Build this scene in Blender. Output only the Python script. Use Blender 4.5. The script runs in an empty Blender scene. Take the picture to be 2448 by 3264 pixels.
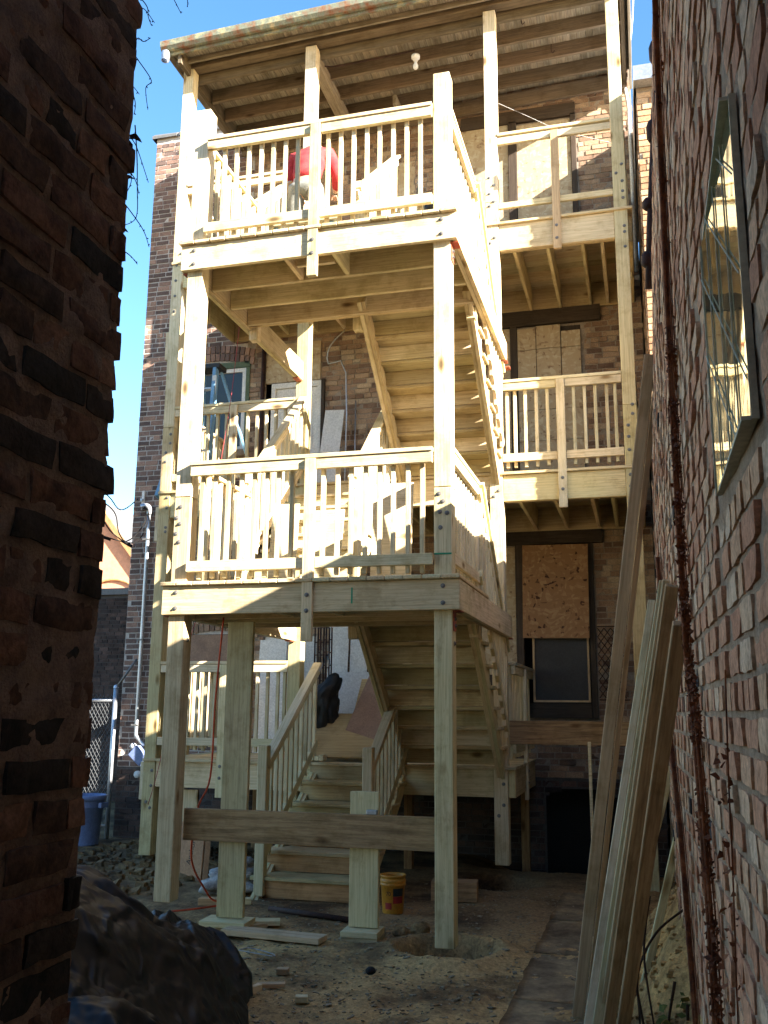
import bpy, bmesh, math, random
from mathutils import Vector, Matrix, noise
R = math.radians
rnd = random.Random(11)
scn = bpy.context.scene
col = scn.collection

# ------------------------------------------------------------ camera
CAM = Vector((3.681, -6.815, 1.509)); YAW, PIT, ROL = 0.2662, 0.2066, 0.0088
FPX = 3033.1
def cam_axes():
    cy, sy, cp, sp = math.cos(YAW), math.sin(YAW), math.cos(PIT), math.sin(PIT)
    fw = Vector((-sy * cp, cy * cp, sp)); r0 = Vector((cy, sy, 0)); u0 = r0.cross(fw)
    r = math.cos(ROL) * r0 + math.sin(ROL) * u0; u = -math.sin(ROL) * r0 + math.cos(ROL) * u0
    return r, u, fw
cr, cu, cf = cam_axes()
cd = bpy.data.cameras.new('camera'); cam = bpy.data.objects.new('camera', cd); col.objects.link(cam)
cd.sensor_fit = 'HORIZONTAL'; cd.sensor_width = 36.0; cd.lens = 36.0 * FPX / 2448.0
cd.clip_start = 0.05; cd.clip_end = 500
m = Matrix((cr, cu, -cf)).transposed().to_4x4(); m.translation = CAM
cam.matrix_world = m
scn.camera = cam

# ------------------------------------------------------------ world, sun, exposure
SUN = Vector((2.8, -1.0, 1.28)).normalized()
w = bpy.data.worlds.new("World"); scn.world = w; w.use_nodes = True
nt = w.node_tree; nt.nodes.clear()
sky = nt.nodes.new('ShaderNodeTexSky'); sky.sky_type = 'NISHITA'; sky.sun_disc = False
sky.sun_elevation = math.asin(SUN.z); sky.sun_rotation = math.atan2(SUN.x, SUN.y)
sky.air_density = 1.0; sky.dust_density = 0.6; sky.ozone_density = 2.0
bg = nt.nodes.new('ShaderNodeBackground'); bg.inputs[1].default_value = 0.07
ow = nt.nodes.new('ShaderNodeOutputWorld')
hs = nt.nodes.new('ShaderNodeHueSaturation'); hs.inputs['Saturation'].default_value = 1.25
nt.links.new(sky.outputs[0], hs.inputs['Color']); nt.links.new(hs.outputs[0], bg.inputs[0]); nt.links.new(bg.outputs[0], ow.inputs[0])
sl = bpy.data.lights.new('sun', 'SUN'); sl.energy = 5.0; sl.angle = R(0.5); sl.color = (1.0, 0.95, 0.88)
so = bpy.data.objects.new('sun', sl); col.objects.link(so)
so.rotation_euler = (-SUN).to_track_quat('-Z', 'Y').to_euler(); so.location = (20, -8, 12)
scn.view_settings.view_transform = 'Standard'; scn.view_settings.look = 'None'
scn.view_settings.exposure = 2.85; scn.view_settings.gamma = 1.0; scn.view_settings.use_curve_mapping = False
if hasattr(scn.view_settings, 'use_white_balance'):      # the phone's own white balance
    scn.view_settings.use_white_balance = True; scn.view_settings.white_balance_temperature = 6950

# ------------------------------------------------------------ material helpers
def new_mat(name):
    mt = bpy.data.materials.new(name); mt.use_nodes = True
    n = mt.node_tree; n.nodes.clear()
    o = n.nodes.new('ShaderNodeOutputMaterial'); b = n.nodes.new('ShaderNodeBsdfPrincipled')
    n.links.new(b.outputs[0], o.inputs[0])
    return mt, n, b
def N(n, t, **kw):
    x = n.nodes.new(t)
    for k, v in kw.items():
        if k.startswith('i_'):
            key = k[2:]; key = int(key) if key.isdigit() else key.replace('_', ' ')
            x.inputs[key].default_value = v
        else: setattr(x, k, v)
    return x
def L(n, a, b): n.links.new(a, b)
def ramp(n, fac, stops):
    r = n.nodes.new('ShaderNodeValToRGB'); e = r.color_ramp.elements
    while len(e) < len(stops): e.new(0.5)
    for i, (p, c) in enumerate(stops): e[i].position = p; e[i].color = (*c, 1)
    n.links.new(fac, r.inputs[0]); return r
def mixc(n, fac, a, b, mode='MIX'):
    x = n.nodes.new('ShaderNodeMix'); x.data_type = 'RGBA'; x.blend_type = mode
    for s, v in ((0, fac), (6, a), (7, b)):
        if isinstance(v, bpy.types.NodeSocket): n.links.new(v, x.inputs[s])
        elif isinstance(v, (int, float)): x.inputs[s].default_value = v
        else: x.inputs[s].default_value = (*v, 1)
    return x.outputs[2]
def math_(n, op, a, b=None):
    x = n.nodes.new('ShaderNodeMath'); x.operation = op
    for i, v in enumerate((a, b)):
        if v is None: continue
        if isinstance(v, bpy.types.NodeSocket): n.links.new(v, x.inputs[i])
        else: x.inputs[i].default_value = v
    return x.outputs[0]
def bump(n, b, h, s=0.3, d=0.01):
    x = N(n, 'ShaderNodeBump'); x.inputs['Strength'].default_value = s; x.inputs['Distance'].default_value = d
    L(n, h, x.inputs['Height']); L(n, x.outputs[0], b.inputs['Normal'])

def wood(name, base, dark, alt, rough=0.75, knots=True, stain=0.0, streak=0.5, green=None):
    """lumber: grain along the board's own X axis"""
    mt, n, b = new_mat(name)
    tc = N(n, 'ShaderNodeTexCoord'); oi = N(n, 'ShaderNodeObjectInfo')
    off = N(n, 'ShaderNodeVectorMath', operation='SCALE'); L(n, oi.outputs['Location'], off.inputs[0]); off.inputs['Scale'].default_value = 3.7
    add0 = N(n, 'ShaderNodeVectorMath', operation='ADD'); L(n, tc.outputs['Object'], add0.inputs[0]); L(n, off.outputs[0], add0.inputs[1])
    mp = N(n, 'ShaderNodeMapping'); mp.inputs['Scale'].default_value = (0.9, 11, 11); L(n, add0.outputs[0], mp.inputs[0])
    n1 = N(n, 'ShaderNodeTexNoise', i_Scale=1.6, i_Detail=3.0, i_Roughness=0.55, i_Distortion=0.6); L(n, mp.outputs[0], n1.inputs[0])
    rings = math_(n, 'FRACT', math_(n, 'MULTIPLY', n1.outputs[0], 9.0))
    rings = math_(n, 'PINGPONG', rings, 0.5)
    r1 = ramp(n, rings, [(0.0, dark), (0.16, base), (0.5, base)])
    mp2 = N(n, 'ShaderNodeMapping'); mp2.inputs['Scale'].default_value = (2.2, 75, 75); L(n, add0.outputs[0], mp2.inputs[0])
    n2 = N(n, 'ShaderNodeTexNoise', i_Scale=1.0, i_Detail=3.0); L(n, mp2.outputs[0], n2.inputs[0])
    c = mixc(n, math_(n, 'MULTIPLY', streak, 1.0) if False else streak, base, r1.outputs[0])
    fine = ramp(n, n2.outputs[0], [(0.3, (0.72, 0.70, 0.66)), (0.62, (1.08, 1.08, 1.08))])
    c = mixc(n, 0.8, c, fine.outputs[0], 'MULTIPLY')
    # board-to-board and along-board hue change
    n3 = N(n, 'ShaderNodeTexNoise', i_Scale=1.1, i_Detail=2.0); L(n, add0.outputs[0], n3.inputs[0])
    f3 = ramp(n, math_(n, 'ADD', math_(n, 'MULTIPLY', n3.outputs[0], 0.7), math_(n, 'MULTIPLY', oi.outputs['Random'], 0.45)), [(0.42, (0, 0, 0)), (0.68, (1, 1, 1))])
    c = mixc(n, f3.outputs[0], c, mixc(n, 1.0, c, alt, 'MULTIPLY'))
    if knots:
        mp3 = N(n, 'ShaderNodeMapping'); mp3.inputs['Scale'].default_value = (1.7, 4.4, 4.4); L(n, add0.outputs[0], mp3.inputs[0])
        v = N(n, 'ShaderNodeTexVoronoi', i_Scale=1.0, i_Randomness=1.0); L(n, mp3.outputs[0], v.inputs['Vector'])
        kr = ramp(n, v.outputs['Distance'], [(0.045, (0.16, 0.10, 0.05)), (0.08, (0.42, 0.32, 0.20)), (0.15, (1, 1, 1))])
        c = mixc(n, 0.9, c, kr.outputs[0], 'MULTIPLY')
    vr = ramp(n, math_(n, 'FRACT', math_(n, 'MULTIPLY', oi.outputs['Random'], 7.3)), [(0.0, (0.78, 0.76, 0.70)), (0.35, (0.93, 0.94, 0.90)), (0.7, (1.04, 1.03, 1.0)), (1.0, (1.02, 0.96, 0.86))])
    c = mixc(n, 1.0, c, vr.outputs[0], 'MULTIPLY')
    n6 = N(n, 'ShaderNodeTexNoise', i_Scale=3.5, i_Detail=6.0, i_Roughness=0.7); L(n, add0.outputs[0], n6.inputs[0])
    s6 = ramp(n, n6.outputs[0], [(0.38, (0.72, 0.68, 0.60)), (0.50, (1, 1, 1)), (0.66, (1.0, 1.0, 1.0)), (0.74, (0.80, 0.84, 0.76))])
    c = mixc(n, 0.75, c, s6.outputs[0], 'MULTIPLY')
    if stain > 0:
        n4 = N(n, 'ShaderNodeTexNoise', i_Scale=3.0, i_Detail=6.0, i_Roughness=0.7); L(n, mp.outputs[0], n4.inputs[0])
        r4 = ramp(n, n4.outputs[0], [(0.42, (1, 1, 1)), (0.62, (0.30, 0.27, 0.25))])
        c = mixc(n, stain, c, r4.outputs[0], 'MULTIPLY')
    L(n, c, b.inputs['Base Color']); b.inputs['Roughness'].default_value = rough
    b.inputs['Specular IOR Level'].default_value = 0.25
    bump(n, b, n2.outputs[0], 0.25, 0.002)
    return mt

def brick_mat(name, stops, dirt=(0.02, 0.018, 0.016), dirt_amt=0.5, rough=0.9, mottle=10.0, pos_stop=(0.46, 0.62), bs=0.6):
    mt, n, b = new_mat(name)
    tc = N(n, 'ShaderNodeTexCoord'); at = N(n, 'ShaderNodeAttribute', attribute_name='tint')
    ge = N(n, 'ShaderNodeNewGeometry')
    r1 = ramp(n, at.outputs['Fac'], stops); r1.color_ramp.interpolation = 'CONSTANT' if len(stops) > 6 else 'LINEAR'
    n1 = N(n, 'ShaderNodeTexNoise', i_Scale=mottle, i_Detail=5.0, i_Roughness=0.65); L(n, ge.outputs['Position'], n1.inputs[0])
    r2 = ramp(n, n1.outputs[0], [(pos_stop[0], (1, 1, 1)), (pos_stop[1], dirt)])
    c = mixc(n, dirt_amt, r1.outputs[0], r2.outputs[0], 'MULTIPLY')
    n2 = N(n, 'ShaderNodeTexNoise', i_Scale=70.0, i_Detail=4.0, i_Roughness=0.7); L(n, ge.outputs['Position'], n2.inputs[0])
    f = ramp(n, n2.outputs[0], [(0.35, (0.55, 0.55, 0.55)), (0.65, (1.25, 1.22, 1.2))])
    c = mixc(n, 0.7, c, f.outputs[0], 'MULTIPLY')
    L(n, c, b.inputs['Base Color']); b.inputs['Roughness'].default_value = rough
    b.inputs['Specular IOR Level'].default_value = 0.15
    bump(n, b, n2.outputs[0], bs, 0.004)
    return mt

def rough_mat(name, c1, c2, scale=8.0, rough=0.9, bs=0.5, bd=0.01, c3=None, detail=6.0, spec=0.2, metal=0.0):
    mt, n, b = new_mat(name)
    ge = N(n, 'ShaderNodeNewGeometry')
    n1 = N(n, 'ShaderNodeTexNoise', i_Scale=scale, i_Detail=detail, i_Roughness=0.65); L(n, ge.outputs['Position'], n1.inputs[0])
    st = [(0.36, c1), (0.62, c2)] if c3 is None else [(0.33, c1), (0.5, c2), (0.64, c3)]
    r1 = ramp(n, n1.outputs[0], st)
    n2 = N(n, 'ShaderNodeTexNoise', i_Scale=scale * 9, i_Detail=4.0, i_Roughness=0.7); L(n, ge.outputs['Position'], n2.inputs[0])
    f = ramp(n, n2.outputs[0], [(0.35, (0.7, 0.7, 0.7)), (0.65, (1.15, 1.15, 1.15))])
    c = mixc(n, 0.7, r1.outputs[0], f.outputs[0], 'MULTIPLY')
    L(n, c, b.inputs['Base Color']); b.inputs['Roughness'].default_value = rough; b.inputs['Metallic'].default_value = metal
    b.inputs['Specular IOR Level'].default_value = spec
    if bs > 0: bump(n, b, n2.outputs[0], bs, bd)
    return mt

def plain(name, c, rough=0.6, metal=0.0, spec=0.4, var=0.12):
    return rough_mat(name, tuple(x * (1 - var) for x in c), tuple(min(1, x * (1 + var)) for x in c), 5.0, rough, 0.08, 0.003, spec=spec, metal=metal)

def osb_mat(name, base, dark, light):
    mt, n, b = new_mat(name)
    ge = N(n, 'ShaderNodeNewGeometry')
    tc = N(n, 'ShaderNodeTexCoord')
    nz = N(n, 'ShaderNodeTexNoise', i_Scale=2.5, i_Detail=2.0); L(n, ge.outputs['Position'], nz.inputs[0])
    mx = N(n, 'ShaderNodeVectorMath', operation='MULTIPLY_ADD'); L(n, nz.outputs['Color'], mx.inputs[0]); mx.inputs[1].default_value = (0.25, 0.25, 0.25); L(n, ge.outputs['Position'], mx.inputs[2])
    outs = []
    for i, (sc, rot) in enumerate((((14, 14, 34), 0.5), ((30, 30, 13), -0.7))):
        mp = N(n, 'ShaderNodeMapping'); mp.inputs['Scale'].default_value = sc; mp.inputs['Rotation'].default_value = (0, rot, 0.0); L(n, mx.outputs[0], mp.inputs[0])
        v = N(n, 'ShaderNodeTexVoronoi', i_Scale=1.0); L(n, mp.outputs[0], v.inputs['Vector'])
        outs.append(v.outputs['Color'])
    sp = N(n, 'ShaderNodeSeparateColor'); L(n, mixc(n, 0.5, outs[0], outs[1]), sp.inputs[0])
    r1 = ramp(n, sp.outputs[0], [(0.10, dark), (0.2, base), (0.55, base), (0.85, light)])
    L(n, r1.outputs[0], b.inputs['Base Color']); b.inputs['Roughness'].default_value = 0.7
    b.inputs['Specular IOR Level'].default_value = 0.2
    return mt

M = {}
M['lumber'] = wood('treated_lumber', (0.64, 0.52, 0.35), (0.48, 0.35, 0.20), (0.93, 0.985, 0.85))
M['lumber2'] = wood('treated_lumber_warm', (0.58, 0.46, 0.30), (0.42, 0.29, 0.15), (0.95, 0.96, 0.90))
M['rail'] = wood('rail_lumber', (0.67, 0.56, 0.40), (0.54, 0.42, 0.26), (0.94, 0.985, 0.89))
M['baluster'] = wood('baluster_wood', (0.62, 0.53, 0.38), (0.52, 0.42, 0.27), (0.95, 0.97, 0.92), knots=False)
M['tread'] = wood('tread_wood', (0.49, 0.38, 0.235), (0.37, 0.26, 0.14), (0.93, 0.985, 0.87))
M['riser'] = wood('orange_riser_wood', (0.52, 0.31, 0.16), (0.40, 0.22, 0.10), (1.0, 0.93, 0.85), stain=0.3)
M['dirty'] = wood('weathered_plank_wood', (0.44, 0.28, 0.155), (0.32, 0.18, 0.09), (0.95, 0.95, 0.88), stain=0.6)
M['grey'] = wood('grey_plank_wood', (0.58, 0.43, 0.28), (0.44, 0.31, 0.18), (0.97, 0.94, 0.9), stain=0.2)
M['roofwood'] = wood('old_painted_joist_wood', (0.19, 0.145, 0.105), (0.14, 0.10, 0.075), (0.85, 0.90, 0.88), stain=0.45)
M['soffit'] = wood('old_soffit_wood', (0.33, 0.29, 0.23), (0.26, 0.21, 0.16), (0.85, 0.85, 0.85), stain=0.5, knots=False)
M['trim'] = wood('dark_brown_trim', (0.075, 0.055, 0.042), (0.05, 0.035, 0.03), (0.8, 0.85, 0.9), knots=False, stain=0.4)
M['osb'] = osb_mat('osb_board', (0.30, 0.165, 0.080), (0.07, 0.03, 0.02), (0.40, 0.25, 0.13))
M['osb_old'] = osb_mat('osb_board_weathered', (0.40, 0.31, 0.20), (0.24, 0.16, 0.10), (0.48, 0.41, 0.29))
M['ply'] = wood('plywood_face', (0.50, 0.37, 0.20), (0.42, 0.28, 0.13), (1, 0.95, 0.88), knots=False)
M['plyred'] = rough_mat('brown_floor_board', (0.24, 0.145, 0.10), (0.30, 0.185, 0.125), 6, 0.6, 0.1)
M['drywall'] = plain('drywall', (0.62, 0.62, 0.60), 0.8, var=0.05)
M['white'] = plain('white_paint', (0.70, 0.69, 0.66), 0.5, var=0.06)
M['steel'] = plain('galvanised_steel', (0.48, 0.50, 0.53), 0.42, 0.8)
M['bolt'] = plain('bolt_steel', (0.17, 0.165, 0.16), 0.55, 0.5)
M['redsteel'] = plain('red_primer_steel', (0.34, 0.085, 0.045), 0.6)
M['black'] = rough_mat('black_tarp', (0.008, 0.009, 0.009), (0.018, 0.018, 0.018), 3.0, 0.5, 0.3, 0.01, spec=0.3)
M['dark'] = plain('dark_void', (0.012, 0.011, 0.010), 0.9)
M['screen'] = plain('dark_insect_screen', (0.030, 0.031, 0.033), 0.55)
M['blue'] = plain('blue_ladder_fibreglass', (0.16, 0.33, 0.50), 0.5)
M['yellow'] = plain('yellow_bucket_plastic', (0.50, 0.22, 0.025), 0.45)
M['labelred'] = plain('bucket_label_red', (0.30, 0.02, 0.02), 0.5)
M['labelblack'] = plain('bucket_label_black', (0.02, 0.02, 0.02), 0.5)
M['bin'] = plain('grey_blue_plastic', (0.15, 0.20, 0.36), 0.5)
M['pale'] = plain('grime_pale_frame', (0.50, 0.47, 0.36), 0.8, spec=0.1)
M['hoodie'] = rough_mat('red_hoodie_cloth', (0.36, 0.03, 0.035), (0.50, 0.06, 0.06), 9, 0.9, 0.4)
M['pants'] = rough_mat('grey_work_trousers', (0.13, 0.135, 0.12), (0.22, 0.22, 0.20), 9, 0.9, 0.4)
M['skin'] = plain('skin', (0.50, 0.30, 0.21), 0.6)
M['hair'] = plain('dark_hair', (0.03, 0.02, 0.015), 0.7)
M['cord'] = plain('orange_cord', (0.55, 0.07, 0.02), 0.6)
M['cable'] = plain('black_cable', (0.015, 0.014, 0.014), 0.85, spec=0.1)
M['vine'] = plain('vine_bark', (0.05, 0.030, 0.020), 0.95, spec=0.05)
M['leaf'] = rough_mat('dry_leaf', (0.045, 0.022, 0.015), (0.09, 0.04, 0.02), 14, 0.8, 0.2)
M['ivy'] = rough_mat('dead_ivy', (0.055, 0.02, 0.012), (0.17, 0.055, 0.022), 14, 0.85, 0.3, c3=(0.28, 0.10, 0.04))
M['rust'] = rough_mat('rusty_iron', (0.018, 0.012, 0.012), (0.06, 0.028, 0.022), 12, 0.7, 0.4)
M['rustgutter'] = rough_mat('rusted_green_gutter', (0.20, 0.075, 0.035), (0.16, 0.19, 0.15), 5, 0.7, 0.3, c3=(0.40, 0.32, 0.18))
M['card'] = plain('cardboard', (0.40, 0.22, 0.12), 0.8)
M['rag'] = rough_mat('crumpled_paper', (0.20, 0.18, 0.17), (0.42, 0.40, 0.38), 15, 0.9, 0.4)
M['tile'] = plain('clay_coping_tile', (0.12, 0.12, 0.12), 0.5)
M['greenpaint'] = rough_mat('old_green_paint', (0.07, 0.11, 0.075), (0.11, 0.15, 0.10), 7, 0.8, 0.3)
M['slate'] = plain('church_gable_brick', (0.62, 0.30, 0.18), 0.9)
M['mesh'] = plain('fence_wire', (0.16, 0.17, 0.18), 0.5, 0.6)
M['tapegreen'] = plain('green_crayon', (0.02, 0.28, 0.14), 0.8)
M['concrete'] = rough_mat('concrete_path', (0.11, 0.078, 0.048), (0.20, 0.145, 0.088), 3.2, 0.97, 0.9, 0.012, c3=(0.32, 0.235, 0.13), detail=9, spec=0.05)

# glass
def glass_mat(name, c, rough=0.03):
    mt, n, b = new_mat(name)
    b.inputs['Base Color'].default_value = (*c, 1); b.inputs['Roughness'].default_value = rough
    b.inputs['Specular IOR Level'].default_value = 0.5
    nz = N(n, 'ShaderNodeTexNoise', i_Scale=6.0, i_Detail=2.0); ge = N(n, 'ShaderNodeNewGeometry'); L(n, ge.outputs['Position'], nz.inputs[0])
    bump(n, b, nz.outputs[0], 0.12, 0.01)
    return mt
M['glass'] = glass_mat('window_glass', (0.03, 0.035, 0.03))
M['mirrorglass'] = glass_mat('alley_window_glass', (0.58, 0.60, 0.44))
M['mirrorglass'].node_tree.nodes['Principled BSDF'].inputs['Metallic'].default_value = 0.9

# bricks: (stops by per-brick tint)
M['brick_left'] = brick_mat('sooty_brick', [(0.0, (0.035, 0.028, 0.025)), (0.30, (0.07, 0.046, 0.037)), (0.55, (0.12, 0.062, 0.045)), (0.80, (0.19, 0.09, 0.06)), (1.0, (0.26, 0.13, 0.085))], dirt=(0.35, 0.33, 0.33), dirt_amt=0.8, mottle=14, bs=1.0)
M['mortar_left'] = rough_mat('old_brown_mortar', (0.19, 0.115, 0.088), (0.36, 0.225, 0.168), 16, 0.95, 1.0, 0.012)
M['brick_right'] = brick_mat('salmon_common_brick', [(0.0, (0.05, 0.048, 0.05)), (0.05, (0.06, 0.055, 0.055)), (0.07, (0.46, 0.21, 0.125)), (0.40, (0.58, 0.31, 0.19)), (0.7, (0.64, 0.40, 0.245)), (1.0, (0.64, 0.47, 0.33))], dirt=(0.40, 0.32, 0.28), dirt_amt=0.55, mottle=18, bs=0.9)
M['mortar_right'] = rough_mat('grey_mortar', (0.42, 0.28, 0.185), (0.60, 0.43, 0.30), 20, 0.95, 1.0, 0.012)
M['brick_main'] = brick_mat('chicago_common_brick', [(0.0, (0.15, 0.10, 0.075)), (0.25, (0.24, 0.155, 0.11)), (0.5, (0.32, 0.215, 0.145)), (0.8, (0.39, 0.28, 0.19)), (1.0, (0.45, 0.36, 0.26))], dirt=(0.45, 0.4, 0.38), dirt_amt=0.5, mottle=4, bs=0.6)
M['brick_side'] = brick_mat('dark_red_brick', [(0.0, (0.12, 0.085, 0.075)), (0.35, (0.18, 0.125, 0.108)), (0.7, (0.26, 0.165, 0.13)), (1.0, (0.38, 0.24, 0.18))], dirt=(0.5, 0.45, 0.45), dirt_amt=0.4, mottle=4, bs=0.5)
M['mortar_main'] = rough_mat('main_wall_mortar', (0.22, 0.18, 0.14), (0.32, 0.27, 0.22), 6, 0.95, 0.6, 0.006)
M['mortar_side'] = rough_mat('side_wall_mortar', (0.40, 0.36, 0.33), (0.50, 0.46, 0.42), 6, 0.95, 0.4, 0.006)
M['brick_dark'] = brick_mat('garage_and_shade_brick', [(0.0, (0.05, 0.04, 0.038)), (1.0, (0.13, 0.085, 0.07))], mottle=3)  # garage's own tone; on the main wall base it stands in for shade
M['mortar_dark'] = rough_mat('garage_and_shade_mortar', (0.07, 0.065, 0.06), (0.10, 0.09, 0.085), 6, 0.95, 0.4)
M['brick_sun'] = brick_mat('pale_orange_brick', [(0.0, (0.30, 0.17, 0.10)), (0.5, (0.46, 0.30, 0.18)), (1.0, (0.52, 0.40, 0.27))], dirt=(0.7, 0.65, 0.6), dirt_amt=0.4, mottle=6)

# ------------------------------------------------------------ object helpers
def tag(o, label, cat, group=None, kind=None):
    if label: o['label'] = label
    if cat: o['category'] = cat
    if group: o['group'] = group
    if kind: o['kind'] = kind
    return o
def thing(name, label, cat, loc=(0, 0, 0), group=None):
    o = bpy.data.objects.new(name, None); col.objects.link(o); o.location = loc; o.empty_display_size = 0.1
    return tag(o, label, cat, group)
def wpos(o):
    v = Vector((0, 0, 0))
    while o is not None: v = v + Vector(o.location); o = o.parent
    return v
def link(name, me, mat=None, parent=None, mw=None):
    """parents are never rotated, so a child's matrix is its world matrix moved by the parent's position"""
    if mat is not None and len(me.materials) == 0: me.materials.append(mat)
    o = bpy.data.objects.new(name, me); col.objects.link(o)
    mw = mw or Matrix.Identity(4)
    if parent is not None:
        o.parent = parent
        mw = parent_inv(parent) @ mw
    o.matrix_basis = mw
    return o
def full(o):
    mm = o.matrix_basis.copy()
    p = o.parent
    while p is not None:
        mm = p.matrix_basis @ mm; p = p.parent
    return mm
def parent_inv(p): return full(p).inverted()
MESH = {}
def box_mesh(l, w_, t, mat, bev=0.003):
    key = (round(l, 3), round(w_, 3), round(t, 3), mat.name, bev)
    if key in MESH: return MESH[key]
    bm = bmesh.new(); bmesh.ops.create_cube(bm, size=1.0)
    for v in bm.verts: v.co = Vector((v.co.x * l, v.co.y * w_, v.co.z * t))
    if bev > 0 and min(l, w_, t) > bev * 3: bmesh.ops.bevel(bm, geom=bm.edges[:], offset=bev, segments=1, affect='EDGES')
    me = bpy.data.meshes.new('lumber'); bm.to_mesh(me); bm.free(); me.materials.append(mat)
    MESH[key] = me; return me
def board(name, p0, p1, w_, t, wdir, mat, parent, bev=0.003):
    """a straight piece of lumber from p0 to p1; w_ is its size along wdir, t across"""
    p0 = Vector(p0); p1 = Vector(p1); x = (p1 - p0); l = x.length; x.normalize()
    y = Vector(wdir); y = (y - y.dot(x) * x).normalized(); z = x.cross(y)
    mw = Matrix((x, y, z)).transposed().to_4x4(); mw.translation = (p0 + p1) / 2
    return link(name, box_mesh(l, w_, t, M[mat], bev), None, parent, mw)
def ab(name, x0, x1, y0, y1, z0, z1, mat, parent, bev=0.003, j=0.0):
    """axis aligned box given by its extents, grain along its longest side"""
    d = [x1 - x0, y1 - y0, z1 - z0]; c = Vector(((x0 + x1) / 2, (y0 + y1) / 2, (z0 + z1) / 2))
    i = d.index(max(d)); a = [Vector((1, 0, 0)), Vector((0, 1, 0)), Vector((0, 0, 1))]
    k = (i + 1) % 3; e = a[i] * d[i] / 2
    if j: e = e + a[k] * rnd.uniform(-j, j)
    return board(name, c - e, c + e, d[k], d[(i + 2) % 3], a[k], mat, parent, bev)
class MB:
    def __init__(s): s.v = []; s.f = []
    def quad(s, *p):
        b = len(s.v); s.v += [tuple(x) for x in p]; s.f.append(tuple(range(b, b + len(p))))
    def box(s, x0, x1, y0, y1, z0, z1):
        b = len(s.v); s.v += [(x, y, z) for z in (z0, z1) for y in (y0, y1) for x in (x0, x1)]
        for f in ((0, 2, 3, 1), (4, 5, 7, 6), (0, 1, 5, 4), (2, 6, 7, 3), (0, 4, 6, 2), (1, 3, 7, 5)): s.f.append(tuple(b + i for i in f))
    def obox(s, c, ax, ay, az):
        c = Vector(c); b = len(s.v)
        for k in (-1, 1):
            for j_ in (-1, 1):
                for i in (-1, 1): s.v.append(tuple(c + ax * i + ay * j_ + az * k))
        for f in ((0, 2, 3, 1), (4, 5, 7, 6), (0, 1, 5, 4), (2, 6, 7, 3), (0, 4, 6, 2), (1, 3, 7, 5)): s.f.append(tuple(b + i for i in f))
    def tube(s, pts, r, n=6, r1=None):
        pts = [Vector(p) for p in pts]; r1 = r if r1 is None else r1; rings = []
        for i, p in enumerate(pts):
            d = (pts[min(i + 1, len(pts) - 1)] - pts[max(i - 1, 0)]).normalized()
            a = d.orthogonal().normalized() if i == 0 else (a - a.dot(d) * d).normalized()
            b_ = d.cross(a); rr = r + (r1 - r) * i / max(1, len(pts) - 1)
            base = len(s.v)
            for k in range(n):
                t = 2 * math.pi * k / n; s.v.append(tuple(p + (a * math.cos(t) + b_ * math.sin(t)) * rr))
            rings.append(base)
        for i in range(len(rings) - 1):
            for k in range(n): s.f.append((rings[i] + k, rings[i] + (k + 1) % n, rings[i + 1] + (k + 1) % n, rings[i + 1] + k))
        s.f.append(tuple(rings[0] + k for k in reversed(range(n)))); s.f.append(tuple(rings[-1] + k for k in range(n)))
    def lathe(s, prof, c, n=24):
        base = len(s.v)
        for r_, z in prof:
            for k in range(n): t = 2 * math.pi * k / n; s.v.append((c[0] + r_ * math.cos(t), c[1] + r_ * math.sin(t), c[2] + z))
        for i in range(len(prof) - 1):
            for k in range(n): s.f.append((base + i * n + k, base + i * n + (k + 1) % n, base + (i + 1) * n + (k + 1) % n, base + (i + 1) * n + k))
    def build(s, name, mat, parent=None, smooth=False, mw=None):
        me = bpy.data.meshes.new(name); me.from_pydata(s.v, [], s.f)
        if smooth: me.polygons.foreach_set('use_smooth', [True] * len(me.polygons))
        me.update(); return link(name, me, M[mat] if isinstance(mat, str) else mat, parent, mw)
def smooth_path(pts, k=6):
    pts = [Vector(p) for p in pts]; out = []
    for i in range(len(pts) - 1):
        a, b, c, d = pts[max(i - 1, 0)], pts[i], pts[i + 1], pts[min(i + 2, len(pts) - 1)]
        for j_ in range(k):
            t = j_ / k
            out.append(0.5 * ((2 * b) + (c - a) * t + (2 * a - 5 * b + 4 * c - d) * t * t + (3 * b - a - 3 * c + d) * t ** 3))
    out.append(pts[-1]); return out
def tube_obj(name, pts, r, mat, parent=None, n=6, r1=None, k=6):
    mb = MB(); mb.tube(smooth_path(pts, k) if k > 1 else pts, r, n, r1); return mb.build(name, mat, parent, True)
def pix(p):
    """approximate photo-pixel position and depth of a world point (only used to decide what is too small to model singly)"""
    v = Vector(p) - CAM; z = v.dot(cf)
    if z < 0.05: return None
    return 1224 + FPX * v.dot(cr) / z, 1632 - FPX * v.dot(cu) / z, z
BOLT = {}
def bolt(p, nrm, parent, r=0.014):
    if 'm' not in BOLT:
        mb = MB(); mb.lathe([(0.0, 0.014), (0.009, 0.013), (0.010, 0.005), (0.0175, 0.004), (0.018, 0.0)], (0, 0, 0), 10)
        me = bpy.data.meshes.new('bolt'); me.from_pydata(mb.v, [], mb.f); me.materials.append(M['bolt']); BOLT['m'] = me
    q = Vector((0, 0, 1)).rotation_difference(Vector(nrm)); mw = q.to_matrix().to_4x4(); mw.translation = Vector(p)
    return link('bolt', BOLT['m'], None, parent, mw)

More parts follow.
